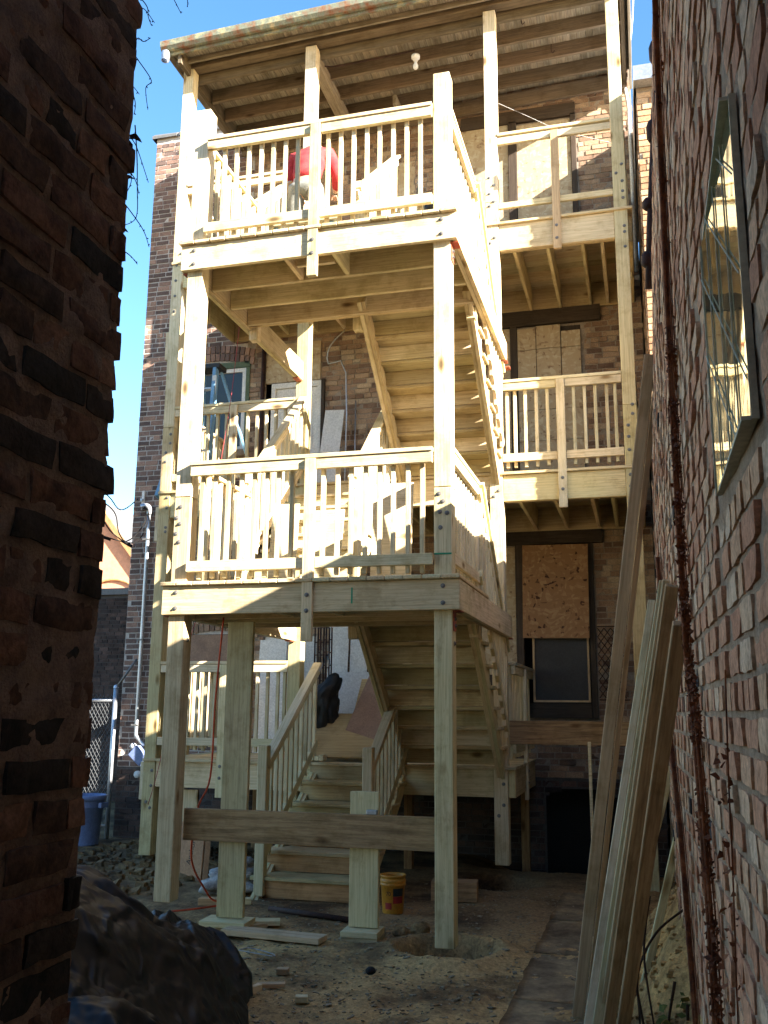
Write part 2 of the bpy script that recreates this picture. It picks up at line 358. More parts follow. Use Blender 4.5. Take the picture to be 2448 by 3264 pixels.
# ------------------------------------------------------------ brickwork
def brick_variants(tag_, L_, H_, D_, mat, count, rough_, nx, nz):
    out = []
    rr = random.Random(hash(tag_) % 1000 if False else len(tag_) * 7 + count)
    for i in range(count):
        seed = rr.uniform(0, 100); v = []; f = []
        for k in range(nz + 1):
            for j_ in range(nx + 1):
                x = (j_ / nx - .5) * L_; z = (k / nz - .5) * H_
                e = 1.0 if j_ in (0, nx) or k in (0, nz) else 0.4
                q = Vector((x * 14 + seed, z * 14, seed))
                x += noise.noise(q) * rough_ * e; z += noise.noise(q + Vector((9, 9, 9))) * rough_ * e * .8
                y = -noise.noise(q * 1.3 + Vector((3, 0, 7))) * rough_ * .6
                if j_ in (0, nx) or k in (0, nz): y += rough_ * .18
                v.append((x, y, z))
        nf = len(v)
        for k in range(nz):
            for j_ in range(nx):
                a = k * (nx + 1) + j_; f.append((a, a + 1, a + nx + 2, a + nx + 1))
        ring = [j_ for j_ in range(nx + 1)] + [k * (nx + 1) + nx for k in range(1, nz + 1)] + [nz * (nx + 1) + j_ for j_ in range(nx - 1, -1, -1)] + [k * (nx + 1) for k in range(nz - 1, 0, -1)]
        r0 = len(v)
        for a in ring: v.append(v[a])
        b0 = len(v)
        for a in ring: x, y, z = v[a]; v.append((x, D_, z))
        for a in range(len(ring)):
            b_ = (a + 1) % len(ring); f.append((r0 + b_, r0 + a, b0 + a, b0 + b_))
        out.append((v, f, rr.random()))
    return out
def brick_mesh(var, mat, name='brick'):
    v, f, t = var
    me = bpy.data.meshes.new(name); me.from_pydata(v, [], f)
    at = me.attributes.new('tint', 'FLOAT', 'POINT'); at.data.foreach_set('value', [t] * len(v))
    me.polygons.foreach_set('use_smooth', [True] * len(me.polygons)); me.materials.append(mat); return me
def brick_wall(parent, org, U, Nn, ulen, z0, z1, mat, H=0.060, joint=0.012, Lb=0.200, proud=0.006, skip=None, limit=300, rough_=0.005,
               nx=4, nz=2, header_every=6, warp=None, margin=250, single_px=10, variants=14, D_=0.05, seed=3, extra_z=None):
    """bricks laid on the plane org + u*U + z, outward normal Nn. The largest in view are objects, the rest one joined part."""
    U = Vector(U); Nn = Vector(Nn); org = Vector(org); rr = random.Random(seed)
    full_ = brick_variants('s', Lb - joint, H, D_, mat, variants, rough_, nx, nz)
    head_ = brick_variants('hd', 0.095, H, D_, mat, max(6, variants // 2), rough_, max(2, nx // 2), nz)
    step = H + joint; rows = int((z1 - z0) / step); items = []
    for r_ in range(rows):
        z = z0 + (r_ + .5) * step; hd = (r_ % header_every == header_every - 2)
        pitch = 0.107 if hd else Lb; u = -rr.uniform(0, pitch) * (1 if r_ % 2 else .5) - (0 if hd else (0.1 if r_ % 2 else 0))
        first = True
        while u < ulen:
            L_ = pitch; uc = u + L_ / 2
            a, b_ = u, u + L_; half = (hd or rr.random() < 0.06)
            if half and not hd: L_ = 0.107; uc = u + L_ / 2; b_ = u + L_
            u = b_
            if uc - L_ / 2 < -0.001:            # closer at the near end
                if b_ < 0.05: continue
                uc = b_ / 2 if b_ < L_ else uc; scale_u = min(1, b_ / L_)
            elif uc + L_ / 2 > ulen + 0.02:
                if ulen - a < 0.04: continue
                uc = (a + ulen) / 2; scale_u = (ulen - a) / L_
            else: scale_u = 1.0
            if skip and skip(uc, z, L_ * .5 * scale_u, H * .5):
                n8 = 10; w8 = L_ * scale_u / n8; run_ = best = 0; bi = 0
                for k8 in range(n8):
                    if skip(uc - L_ * scale_u / 2 + w8 * (k8 + .5), z, w8 * .5, H * .45): run_ = 0
                    else:
                        run_ += 1
                        if run_ > best: best = run_; bi = k8
                if best < 2: continue
                uc = uc - L_ * scale_u / 2 + w8 * (bi + 1 - best / 2); scale_u = scale_u * best / n8 * .97
            p = org + U * uc + Vector((0, 0, z)) + Nn * (proud * rr.uniform(-.2, 1.4))
            if warp: p = warp(p, uc, z)
            q = pix(p)
            if q is None or not (-margin < q[0] < 2448 + margin and -margin < q[1] < 3264 + margin): continue
            vd = (p - CAM).normalized(); cosv = max(0.02, abs(vd.dot(Nn)))
            if vd.dot(Nn) > 0: continue
            size = (FPX / q[2]) ** 2 * L_ * scale_u * H * cosv
            inside = -20 < q[0] < 2468 and -20 < q[1] < 3284
            items.append((size if inside else 0, p, 1 if half else 0, scale_u * rr.uniform(.955, 1.02), rr.random(), rr.uniform(-.012, .012), rr.random()))
    items.sort(key=lambda t: -t[0])
    meshes = {0: [brick_mesh(v, mat) for v in full_], 1: [brick_mesh(v, mat) for v in head_]}
    vs = {0: full_, 1: head_}
    Vv = []; Ff = []; T = []
    base = Matrix((U, -Nn, Vector((0, 0, 1)))).transposed()
    if base.determinant() < 0: flip = True
    else: flip = False
    for i, (size, p, kind, su, t, rot, t2) in enumerate(items):
        ml = meshes[kind]; k = int(t * len(ml)) % len(ml)
        mm = base @ Matrix.Rotation(rot, 3, 'Y') @ Matrix.Diagonal((su, 1, 0.94 + .1 * t2))
        if i < limit and size > 20:
            mw = mm.to_4x4(); mw.translation = p; link('brick', ml[k], None, parent, mw)
        else:
            v, f, tt = vs[kind][k]; b0 = len(Vv)
            far = size < 60 and False
            for x in v: Vv.append(tuple(mm @ Vector(x) + p))
            T += [t2] * len(v)
            for fc in f: Ff.append(tuple(b0 + a for a in (reversed(fc) if flip else fc)))
    if Vv:
        me = bpy.data.meshes.new('brickwork'); me.from_pydata(Vv, [], Ff)
        at = me.attributes.new('tint', 'FLOAT', 'POINT'); at.data.foreach_set('value', T)
        me.polygons.foreach_set('use_smooth', [True] * len(me.polygons))
        o = link('brickwork', me, mat, parent); o['kind'] = 'stuff'
    return len(items)
def mortar_sheet(name, parent, org, U, Nn, u0, u1, z0, z1, mat, du, dz, amp, warp=None, skip=None, freq=9.0):
    U = Vector(U); Nn = Vector(Nn); org = Vector(org)
    nu = max(1, int((u1 - u0) / du)); nz = max(1, int((z1 - z0) / dz)); V = []; F = []
    for k in range(nz + 1):
        for i in range(nu + 1):
            u = u0 + (u1 - u0) * i / nu; z = z0 + (z1 - z0) * k / nz
            p = org + U * u + Vector((0, 0, z))
            if warp: p = warp(p, u, z)
            p = p + Nn * (noise.noise(p * freq) * amp + noise.noise(p * freq * 3.3) * amp * .5)
            V.append(tuple(p))
    for k in range(nz):
        for i in range(nu):
            if skip:
                uc = u0 + (u1 - u0) * (i + .5) / nu; zc = z0 + (z1 - z0) * (k + .5) / nz
                if skip(uc, zc, 0, 0): continue
            a = k * (nu + 1) + i; F.append((a, a + 1, a + nu + 2, a + nu + 1))
    me = bpy.data.meshes.new(name); me.from_pydata(V, [], F)
    me.polygons.foreach_set('use_smooth', [True] * len(me.polygons))
    return link(name, me, M[mat], parent)

# ============================================================ GROUND
def sstep(a, b, x): t = max(0, min(1, (x - a) / (b - a))); return t * t * (3 - 2 * t)
def gz(x, y):
    z = -0.10
    A = 0.80 * sstep(2.2, -0.6, y) * sstep(-7.5, -5.5, y) * (0.8 + 0.35 * noise.noise(Vector((x * 2, y * 2, 3))))
    s = max(0, (x - 3.28) / 0.62); z += A * min(1.25, s ** 1.25)
    z -= 0.2 * sstep(3.6, 4.4, y) * sstep(1.6, 2.3, x)
    d = math.hypot((x - 2.28), (y - 0.06) * 1.1); z -= 0.30 * sstep(0.36, 0.20, d + 0.05 * noise.noise(Vector((x * 9, y * 9, 0)))) - 0.05 * sstep(0.62, 0.38, d) * sstep(0.3, 0.4, d)
    d = math.hypot((x - 2.25), (y - 2.9)); z -= 0.2 * sstep(0.42, 0.22, d)
    d = math.hypot((x - 0.1), (y - 0.1)); z -= 0.1 * sstep(0.4, 0.2, d)
    n_ = 0.6 + 0.8 * sstep(1.0, -1.0, y)
    if -9 < x < 9 and -9 < y < 9:
        z += n_ * (0.022 * noise.noise(Vector((x * 2.2, y * 2.2, 0))) + 0.014 * noise.noise(Vector((x * 7, y * 7, 4))) + 0.008 * noise.noise(Vector((x * 22, y * 22, 4))))
        z += 0.05 * sstep(3.35, 3.7, x) * noise.noise(Vector((x * 9, y * 9, 7)))
    return z
def axis(a0, a1, fine0, fine1, st):
    v = []; x = fine0
    while x <= fine1: v.append(x); x += st
    s = st; x = fine1
    while x < a1: s *= 1.35; x += s; v.append(min(x, a1))
    s = st; x = fine0; lo = []
    while x > a0: s *= 1.35; x -= s; lo.append(max(x, a0))
    return lo[::-1] + v
gx = axis(-90, 90, -3.4, 4.1, 0.035); gy = axis(-40, 140, -3.2, 4.7, 0.035)
V = [(x, y, gz(x, y)) for y in gy for x in gx]; nx_ = len(gx)
F = [(j * nx_ + i, j * nx_ + i + 1, (j + 1) * nx_ + i + 1, (j + 1) * nx_ + i) for j in range(len(gy) - 1) for i in range(nx_ - 1)]
gm, n, b = new_mat('yard_dirt')
ge = N(n, 'ShaderNodeNewGeometry')
n1 = N(n, 'ShaderNodeTexNoise', i_Scale=1.3, i_Detail=7.0, i_Roughness=0.7); L(n, ge.outputs['Position'], n1.inputs[0])
n2 = N(n, 'ShaderNodeTexNoise', i_Scale=38.0, i_Detail=6.0, i_Roughness=0.75); L(n, ge.outputs['Position'], n2.inputs[0])
r1 = ramp(n, n1.outputs[0], [(0.30, (0.065, 0.046, 0.032)), (0.42, (0.18, 0.122, 0.072)), (0.56, (0.44, 0.31, 0.165))])
r2 = ramp(n, n2.outputs[0], [(0.30, (0.50, 0.48, 0.45)), (0.5, (0.95, 0.95, 0.92)), (0.68, (1.4, 1.36, 1.28))])
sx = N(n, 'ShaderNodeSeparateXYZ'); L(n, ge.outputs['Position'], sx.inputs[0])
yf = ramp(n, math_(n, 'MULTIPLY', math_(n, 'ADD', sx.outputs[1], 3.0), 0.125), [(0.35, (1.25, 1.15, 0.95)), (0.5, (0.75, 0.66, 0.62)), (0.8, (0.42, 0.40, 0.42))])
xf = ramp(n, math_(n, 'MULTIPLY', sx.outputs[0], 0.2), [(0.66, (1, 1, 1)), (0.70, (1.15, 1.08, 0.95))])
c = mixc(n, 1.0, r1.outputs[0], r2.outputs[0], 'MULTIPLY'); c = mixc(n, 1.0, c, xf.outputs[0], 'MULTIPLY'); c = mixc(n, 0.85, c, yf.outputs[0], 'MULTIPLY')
L(n, c, b.inputs['Base Color']); b.inputs['Roughness'].default_value = 0.97; b.inputs['Specular IOR Level'].default_value = 0.1
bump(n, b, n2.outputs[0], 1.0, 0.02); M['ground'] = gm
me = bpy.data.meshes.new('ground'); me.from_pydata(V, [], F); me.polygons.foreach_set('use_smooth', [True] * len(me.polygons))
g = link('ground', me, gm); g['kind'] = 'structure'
# sunk concrete flags of the old path
path = bpy.data.objects.new('concrete_path', None); col.objects.link(path); path['kind'] = 'structure'
for i, (y0, y1) in enumerate(((-3.2, -2.1), (-2.08, -0.95), (-0.93, 0.15), (0.17, 1.25), (1.27, 2.5))):
    mb = MB(); zt = -0.092 + 0.004 * (i % 2)
    nxp, nyp = 8, 14; x0, x1 = 2.86, 3.30
    vv = []
    for j in range(nyp + 1):
        for k in range(nxp + 1):
            x = x0 + (x1 - x0) * k / nxp; y = y0 + (y1 - y0) * j / nyp
            vv.append((x + .02 * noise.noise(Vector((x * 5, y * 5, 1))), y, zt + 0.006 * noise.noise(Vector((x * 6, y * 6, 2)))))
    b0 = 0; mb.v = vv
    mb.f = [(j * (nxp + 1) + k, j * (nxp + 1) + k + 1, (j + 1) * (nxp + 1) + k + 1, (j + 1) * (nxp + 1) + k) for j in range(nyp) for k in range(nxp)]
    ring = [k for k in range(nxp + 1)] + [j * (nxp + 1) + nxp for j in range(1, nyp + 1)] + [nyp * (nxp + 1) + k for k in range(nxp - 1, -1, -1)] + [j * (nxp + 1) for j in range(nyp - 1, 0, -1)]
    bb = len(mb.v)
    for a in ring: x, y, z = mb.v[a]; mb.v.append((x, y, z - 0.12))
    for a in range(len(ring)): q = (a + 1) % len(ring); mb.f.append((ring[a], ring[q], bb + q, bb + a))
    mb.build('flagstone', 'concrete', path, True)

# ============================================================ LEFT BUILDING (alley wall, very near)
LB = thing('brick_building', 'dark sooty brick building at the left edge, its rough corner close to the viewer', 'building', (2.65, -5.15, 0))
def lw_warp(p, u, z):
    e = 0.008 * noise.noise(Vector((0, z * 3.1, 5))) + 0.003 * noise.noise(Vector((0, z * 17, 2)))
    return p + Vector((0.006 * noise.noise(Vector((p.y * 3, z * 3, 0))), e, 0))
mortar_sheet('wall', LB, (2.6435, -6.1, 0), (0, 1, 0), (1, 0, 0), 0, 0.945, -0.3, 7.0, 'mortar_left', 0.014, 0.014, 0.0045, warp=lw_warp, freq=26)
mb = MB(); mb.box(-1.2, 2.628, -14, -5.165, -0.4, 7.1); mb.build('core', 'mortar_left', LB)
brick_wall(LB, (2.645, -5.95, -0.3), (0, 1, 0), (1, 0, 0), 0.805, 0.0, 5.2, M['brick_left'], H=0.055, joint=0.017, Lb=0.205, proud=0.004, rough_=0.010, nx=7, nz=4, warp=lw_warp, header_every=6, D_=0.03, margin=120, variants=20, seed=8)

# ============================================================ RIGHT BUILDING (alley wall beside the viewer)
RB = thing('brick_building', 'salmon brick building at the right edge with dead ivy and a barred window', 'building', (3.8, -1.5, 0))
TB = [(-1, 3.80), (0.57, 3.793), (1.03, 3.778), (1.5, 3.770), (1.88, 3.757), (2.65, 3.758), (3.05, 3.781), (3.52, 3.803), (3.93, 3.821), (4.49, 3.858), (5.0, 3.908), (5.55, 3.947), (7.2, 4.03)]
def xw(y, z):
    for (a, xa), (b_, xb) in zip(TB, TB[1:]):
        if z <= b_: v = xa + (xb - xa) * max(0, (z - a)) / (b_ - a); break
    else: v = TB[-1][1]
    s = max(0, min(1.0, (y + 5.2) / 3.7)) ** 1.6
    return 3.869 - 0.032 * (y + 5.2) + (v - 3.751) * s
def rw_warp(p, u, z):
    return Vector((xw(p.y, p.z) + (p.x - 0.0) + 0.008 * noise.noise(Vector((p.y * 2.2, p.z * 2.2, 9))), p.y, p.z))
WIN = (-5.28, -4.72, 1.965, 2.54)
def rskip(u, z, a, b_):
    y = -6.4 + u; zz = -0.1 + z
    return WIN[0] - .01 < y + a and y - a < WIN[1] + .01 and WIN[2] - .01 < zz + b_ and zz - b_ < WIN[3] + .01
mortar_sheet('wall', RB, (0.003, -6.4, -0.1), (0, 1, 0), (-1, 0, 0), 0, 4.90, 0, 7.2, 'mortar_right', 0.03, 0.024, 0.004, warp=rw_warp, skip=lambda u, z, a, b_: WIN[0] + .04 < -6.4 + u < WIN[1] - .04 and WIN[2] + .04 < -.1 + z < WIN[3] - .04, freq=16)
brick_wall(RB, (0.0, -6.4, -0.1), (0, 1, 0), (-1, 0, 0), 4.90, 0.0, 7.2, M['brick_right'], H=0.056, joint=0.014, Lb=0.205, proud=0.003, rough_=0.006, nx=4, nz=3, warp=rw_warp, skip=rskip, header_every=5, D_=0.03, margin=150, variants=22, seed=5)
mb = MB(); V = []
for z in [i * 0.4 - 0.3 for i in range(20)]: V += [(xw(-1.5, z) + 0.03, -1.52, z), (4.2, -1.52, z)]
mb.v = V; mb.f = [(2 * i, 2 * i + 1, 2 * i + 3, 2 * i + 2) for i in range(19)]; mb.build('end_wall', 'mortar_right', RB)
mb = MB(); mb.box(4.08, 4.20, -14, -1.53, -0.4, 7.25); mb.box(4.2, 9.0, -14, -1.53, -0.4, 3.6); mb.box(3.80, 4.08, -14, -6.42, -0.4, 7.25); mb.build('core', 'mortar_right', RB)
# barred window in the right wall
xg = 3.872
wn = MB(); y0, y1, z0, z1 = WIN
mbf = MB(); t = 0.007
def wx(y): return 3.869 - 0.032 * (y + 5.2)
mbf.obox((wx(y0) - .005, y0 + t / 2, (z0 + z1) / 2), Vector((.006, 0, 0)), Vector((0, t / 2, 0)), Vector((0, 0, (z1 - z0) / 2)))
mbf.obox((wx(y1) - .005, y1 - t / 2, (z0 + z1) / 2), Vector((.006, 0, 0)), Vector((0, t / 2, 0)), Vector((0, 0, (z1 - z0) / 2)))
mbf.obox((3.858, (y0 + y1) / 2, z0 + t / 2), Vector((.012, 0, 0)), Vector((0, (y1 - y0) / 2 - t, 0)), Vector((0, 0, t / 2)))
mbf.obox((3.858, (y0 + y1) / 2, z1 - t / 2), Vector((.012, 0, 0)), Vector((0, (y1 - y0) / 2 - t, 0)), Vector((0, 0, t / 2)))
wf = mbf.build('window', 'pale', RB); tag(wf, 'narrow barred window in the right brick wall', None)
mb = MB(); mb.quad((wx(y0) - .009, y0, z0), (wx(y1) - .009, y1, z0), (wx(y1) - .009, y1, z1), (wx(y0) - .009, y0, z1)); mb.build('pane', 'mirrorglass', wf)
for k in range(3):
    yy = y0 + (y1 - y0) * (k + 1) / 4; mb = MB(); mb.tube([(wx(yy) - .011, yy, z0 + .01), (wx(yy) - .011, yy, z1 - .01)], 0.0016, 6); mb.build('bar', 'pale', wf)
for k in range(4):
    za = z0 + (z1 - z0) * (k - 0.6) / 3.2; zb = za + 0.42
    ya, yb = y0 + .01, y1 - .01; sl_ = (zb - za) / (yb - ya)
    if za < z0 + .01: ya += (z0 + .01 - za) / sl_; za = z0 + .01
    if zb > z1 - .01: yb -= (zb - z1 + .01) / sl_; zb = z1 - .01
    if yb - ya < .05: continue
    mb = MB(); mb.tube([(wx(ya) - .013, ya, za), (wx(yb) - .013, yb, zb)], 0.0015, 6); mb.build('bar', 'pale', wf)
# rusty iron channel with clamps at the far corner of the right wall
pts = [(xw(-1.5, z) - 0.018, -1.47, z) for z in (3.92, 4.3, 4.8, 5.3, 5.8, 6.4, 7.1)]
dp = thing('iron_downspout', 'rusty iron downspout with clamps on the far corner of the right wall', 'downspout', pts[0])
mb = MB(); mb.tube(pts, 0.022, 8); mb.build('pipe', 'rust', dp, True)
for z, h in ((5.45, .075), (4.92, .07), (4.45, .035), (4.1, .045)):
    x = xw(-1.5, z) - 0.03; mb = MB()
    mb.lathe([(0.0, -h), (0.022, -h), (0.036, -h * .6), (0.037, h * .5), (0.024, h), (0.0, h)], (x, -1.47, z), 10); mb.build('clamp', 'rust', dp, True)

# dead ivy running up the right wall
iv = thing('dead_ivy', 'dead rust-brown ivy stems climbing the right brick wall', 'climbing plant', (3.83, -3.85, -0.1))
def ivy_line(ys, w0, seed, dens, zrange, ns=4):
    rr = random.Random(seed); mb = MB(); ml = MB()
    for k in range(ns):
        pts = []
        for y, z in ys:
            yy = y + rr.uniform(-w0, w0) * .5; pts.append((xw(yy, z) - 0.012 - .006 * k, yy, z))
        mb.tube(smooth_path(pts, 4), 0.002 + .0012 * k, 5)
    for i in range(dens):
        z = rr.uniform(*zrange)
        for (ya, za), (yb, zb) in zip(ys, ys[1:]):
            if (za - z) * (zb - z) <= 0: y = ya + (yb - ya) * (z - za) / (zb - za + 1e-9); break
        else: continue
        nz_ = noise.noise(Vector((z * 7, seed, 0))) + .6 * noise.noise(Vector((z * 23, seed, 3)))
        if rr.random() > .55 + nz_ * 1.2: continue
        y += rr.gauss(0, w0 * (1 + .9 * nz_)) + .02 * noise.noise(Vector((z * 3, seed, 9))); s = rr.uniform(.004, .011) if rr.random() < .75 else rr.uniform(.010, .018); x = xw(y, z) - rr.uniform(.006, .034)
        a = Vector((rr.uniform(-1, 0), rr.uniform(-1, 1), rr.uniform(-1, 1))).normalized() * s; b_ = a.orthogonal().normalized() * s * .6
        c_ = Vector((x, y, z)); ml.quad(c_ - a * .3, c_ + b_, c_ + a, c_ - b_)
    mb.build('stem', 'ivy', iv, True); o = ml.build('dry_leaves', 'ivy', iv); o['kind'] = 'stuff'
ivy_line([(-3.95, 4.2), (-3.86, 3.6), (-3.82, 3.2), (-3.86, 2.66), (-3.81, 2.2), (-3.82, 1.67), (-3.96, 1.49), (-4.05, 1.1), (-4.08, .86), (-4.0, -.1)], 0.022, 1, 4600, (0.0, 2.65))
ivy_line([(-3.95, 4.2), (-3.86, 3.6), (-3.82, 3.2), (-3.86, 2.6)], 0.012, 2, 380, (2.5, 4.2))
ivy_line([(-4.69, 1.6), (-4.62, 1.36), (-4.6, 1.24), (-4.55, 1.04), (-4.5, .87), (-4.4, .3)], 0.018, 3, 130, (0.3, 1.5), 1)
ivy_line([(-2.4, 2.2), (-2.5, 1.5), (-2.9, 1.0), (-3.1, .4)], 0.006, 4, 14, (0.5, 2.2))

# ============================================================ NEIGHBOURS ON THE RIGHT
NB = thing('brick_building', 'sunlit orange brick building seen in the gap right of the porch', 'building', (3.86, 2.42, 0))
mb = MB(); mb.box(3.868, 9, 2.46, 11, -.4, 8.0); mb.build('wall', 'mortar_main', NB)
brick_wall(NB, (3.862, 2.45, 3.0), (1, 0, 0), (0, -1, 0), 0.5, 0, 4.9, M['brick_sun'], H=0.058, joint=0.012, nx=2, nz=1, limit=300, D_=0.02, rough_=0.004, margin=60)
brick_wall(NB, (3.860, 4.64, 3.0), (0, -1, 0), (-1, 0, 0), 2.18, 0, 4.9, M['brick_main'], H=0.058, joint=0.012, nx=2, nz=1, limit=0, D_=0.01, rough_=0.004, margin=60)
mb = MB(); mb.box(3.84, 9.1, 2.30, 2.44, 7.95, 8.12); mb.build('gutter', 'steel', NB)
mb = MB(); mb.v = [(3.84, 2.42, 8.12), (9.1, 2.42, 8.12), (9.1, 6, 9.3), (3.84, 6, 9.3), (3.84, 6, 8.0), (9.1, 6, 8.0), (3.84, 2.46, 8.0), (9.1, 2.46, 8.0)]
mb.f = [(0, 1, 2, 3), (0, 3, 4, 6), (1, 7, 5, 2), (3, 2, 5, 4)]; mb.build('roof', 'steel', NB)
GR = thing('garage', 'low flat garage beyond the end of the right brick wall', 'garage', (4.0, -1.4, -.1))
mb = MB(); mb.box(3.98, 8.9, -1.40, 2.38, -.35, 3.70); mb.build('wall', 'mortar_right', GR)
mb = MB(); mb.box(3.94, 8.95, -1.43, 2.40, 3.70, 3.78); mb.build('roof', 'tile', GR)

# ============================================================ MAIN BUILDING
MBG = thing('apartment_building', 'three storey brick building behind the wooden porches, doors and windows boarded up', 'building', (0.4, 4.65, -.3))
W = 4.65; XL, XR = -3.02, 3.84
HOLES = [(-2.12, -1.22, 1.15, 2.47), (-1.02, -0.30, 0.98, 2.45), (1.80, 2.22, 0.98, 3.50), (2.22, 3.14, 1.45, 3.66), (2.50, 3.34, -0.32, 0.55),
         (-2.42, -1.42, 4.95, 6.20), (-1.12, -0.34, 3.98, 6.40), (2.06, 3.12, 4.0, 6.32), (1.6, 3.12, 6.84, 9.24), (0.2, 0.9, 1.0, 3.0), (0.25, 0.95, 6.84, 8.9)]
def mskip(x0off):
    def f(u, z, a, b_):
        x = x0off + u; zz = -0.3 + z
        if any(h[0] < x + a and x - a < h[1] and h[2] < zz + b_ and zz - b_ < h[3] for h in HOLES): return True
        if 2.48 < x < 3.36 and 0.5 < zz < 0.72 and (x - 2.92) ** 2 / .44 ** 2 + (zz - .5) ** 2 / .2 ** 2 < 1: return True
        if -2.25 < x < -1.1 and 2.40 < zz < 2.72: return True
        if -2.55 < x < -1.3 and 6.12 < zz < 6.50: return True
        return False
    return f
hs = mskip(XL)
def mskip2(x0off):
    f0 = mskip(x0off); return lambda u, z, a, b_: f0(u, z + 1.08, a, b_)
def hskip(u, z, a, b_):
    x = XL + u; zz = -0.3 + z
    return any(h[0] + .02 < x < h[1] - .02 and h[2] + .02 < zz < h[3] - .02 for h in HOLES) or (2.5 < x < 3.34 and .5 < zz < .68 and (x - 2.92) ** 2 / .42 ** 2 + (zz - .5) ** 2 / .18 ** 2 < 1)
mortar_sheet('wall', MBG, (XL, W + .003, -.3), (1, 0, 0), (0, -1, 0), 0, 1.6, 1.08, 10.2, 'mortar_side', 0.08, 0.08, 0.004, skip=hskip)
mortar_sheet('wall', MBG, (XL, W + .003, -.3), (1, 0, 0), (0, -1, 0), 1.6, XR - XL, 1.08, 10.2, 'mortar_main', 0.05, 0.05, 0.006, skip=hskip)
mortar_sheet('shade_painted_base', MBG, (XL, W + .003, -.3), (1, 0, 0), (0, -1, 0), 0, XR - XL, 0, 1.08, 'mortar_dark', 0.04, 0.04, 0.006, skip=hskip)  # dark mortar and bricks put the shade under the porch into the wall colour
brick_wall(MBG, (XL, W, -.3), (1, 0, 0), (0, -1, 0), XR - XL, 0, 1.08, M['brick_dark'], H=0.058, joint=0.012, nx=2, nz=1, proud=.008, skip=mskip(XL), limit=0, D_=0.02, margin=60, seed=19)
brick_wall(MBG, (XL, W, .78), (1, 0, 0), (0, -1, 0), 1.60, 0, 9.07, M['brick_side'], H=0.058, joint=0.014, nx=2, nz=1, proud=.006, skip=mskip2(XL), limit=250, D_=0.02, margin=60, header_every=7, rough_=.005)
brick_wall(MBG, (XL + 1.6, W, .78), (1, 0, 0), (0, -1, 0), XR - XL - 1.6, 0, 9.07, M['brick_main'], H=0.058, joint=0.012, nx=2, nz=1, proud=.009, skip=mskip2(XL + 1.6), limit=50, D_=0.02, margin=60, header_every=7, seed=9, rough_=.007)
mb = MB(); mb.box(XL + .01, XR - .01, W + .35, 14, -.4, 9.8)
mb.v += [(XL + .004, W + .02, -.4), (XL + .004, W + .36, -.4), (XL + .004, W + .36, 9.9), (XL + .004, W + .02, 9.9)]; mb.f.append(tuple(range(len(mb.v) - 4, len(mb.v))))
mb.v += [(XR - .004, W + .02, -.4), (XR - .004, W + .36, -.4), (XR - .004, W + .36, 9.9), (XR - .004, W + .02, 9.9)]; mb.f.append(tuple(range(len(mb.v) - 4, len(mb.v))))
mb.build('core', 'dark', MBG)
cop = MB()
for i in range(16):
    x0 = XL - .06 + i * 0.435; mb = MB()
    prof = [(-.16, 0), (-.16, .04), (-.09, .10), (0, .12), (.09, .10), (.16, .04), (.16, 0)]
    ll = .40; V = []
    for k, x in enumerate((x0, x0 + ll)):
        for (y, z) in prof: V.append((x, W + .12 + y, 9.86 + z * (1.15 if k == 0 else 1)))
    mb.v = V; mb.f = [(j, j + 1, j + 8, j + 7) for j in range(6)] + [tuple(range(7)), tuple(range(7, 14))]
    mb.build('coping_tile', 'tile', MBG)
# arched soldier courses and lintels
def arch(x0, x1, z, rise, n_, h, mat):
    for r_ in range(2 if h > .1 else 1):
        for i in range(n_):
            t = (i + .5) / n_; x = x0 + (x1 - x0) * t; zz = z + rise * (1 - (2 * t - 1) ** 2) + r_ * (h + .01) + h / 2; a = -(2 * t - 1) * rise * 4 / (x1 - x0) * .5
            mb = MB(); mb.obox((0, 0, 0), Vector(((x1 - x0) / n_ * .5 - .007, 0, 0)), Vector((0, .012, 0)), Vector((0, 0, h / 2)))
            me = bpy.data.meshes.new('brick'); me.from_pydata(mb.v, [], mb.f); at = me.attributes.new('tint', 'FLOAT', 'POINT'); tt = rnd.random(); at.data.foreach_set('value', [tt] * 8)
            mw = Matrix.Rotation(-a, 4, 'Y'); mw.translation = Vector((x, W - .008, zz)); link('brick', me, M[mat], MBG, mw)
arch(-2.25, -1.10, 2.42, .10, 15, .105, 'brick_main')
arch(-2.55, -1.30, 6.15, .10, 17, .105, 'brick_side')
def part(name, x0, x1, z0, z1, y0, y1, mat, parent=None, label=None):
    o = ab(name, x0, x1, y0, y1, z0, z1, mat, parent or MBG, .002)
    if label: o['label'] = label
    return o
# level 1 left: boarded window; level 2 left: window with green lintel
part('boarded_window', -2.12, -1.22, 1.15, 2.47, W - .01, W + .03, 'plyred')
wdw = part('window', -2.42, -1.42, 4.95, 6.12, W + .03, W + .07, 'trim', None, 'white framed window under a green arched lintel')
part('pane', -2.36, -1.48, 5.0, 6.06, W + .015, W + .03, 'glass', wdw)
for a in ((-2.42, -2.365), (-1.475, -1.42)): part('frame', a[0], a[1], 4.95, 6.12, W - .005, W + .03, 'white', wdw)
part('frame', -2.365, -1.475, 6.065, 6.12, W - .005, W + .03, 'white', wdw); part('frame', -2.365, -1.475, 4.95, 5.0, W - .005, W + .03, 'white', wdw)
part('lintel', -2.42, -1.36, 6.125, 6.21, W - .02, W + .03, 'greenpaint'); part('window_casing', -1.418, -1.36, 4.95, 6.12, W - .02, W + .03, 'greenpaint')
part('sill', -2.46, -1.38, 4.86, 4.945, W - .06, W + .03, 'mortar_main')
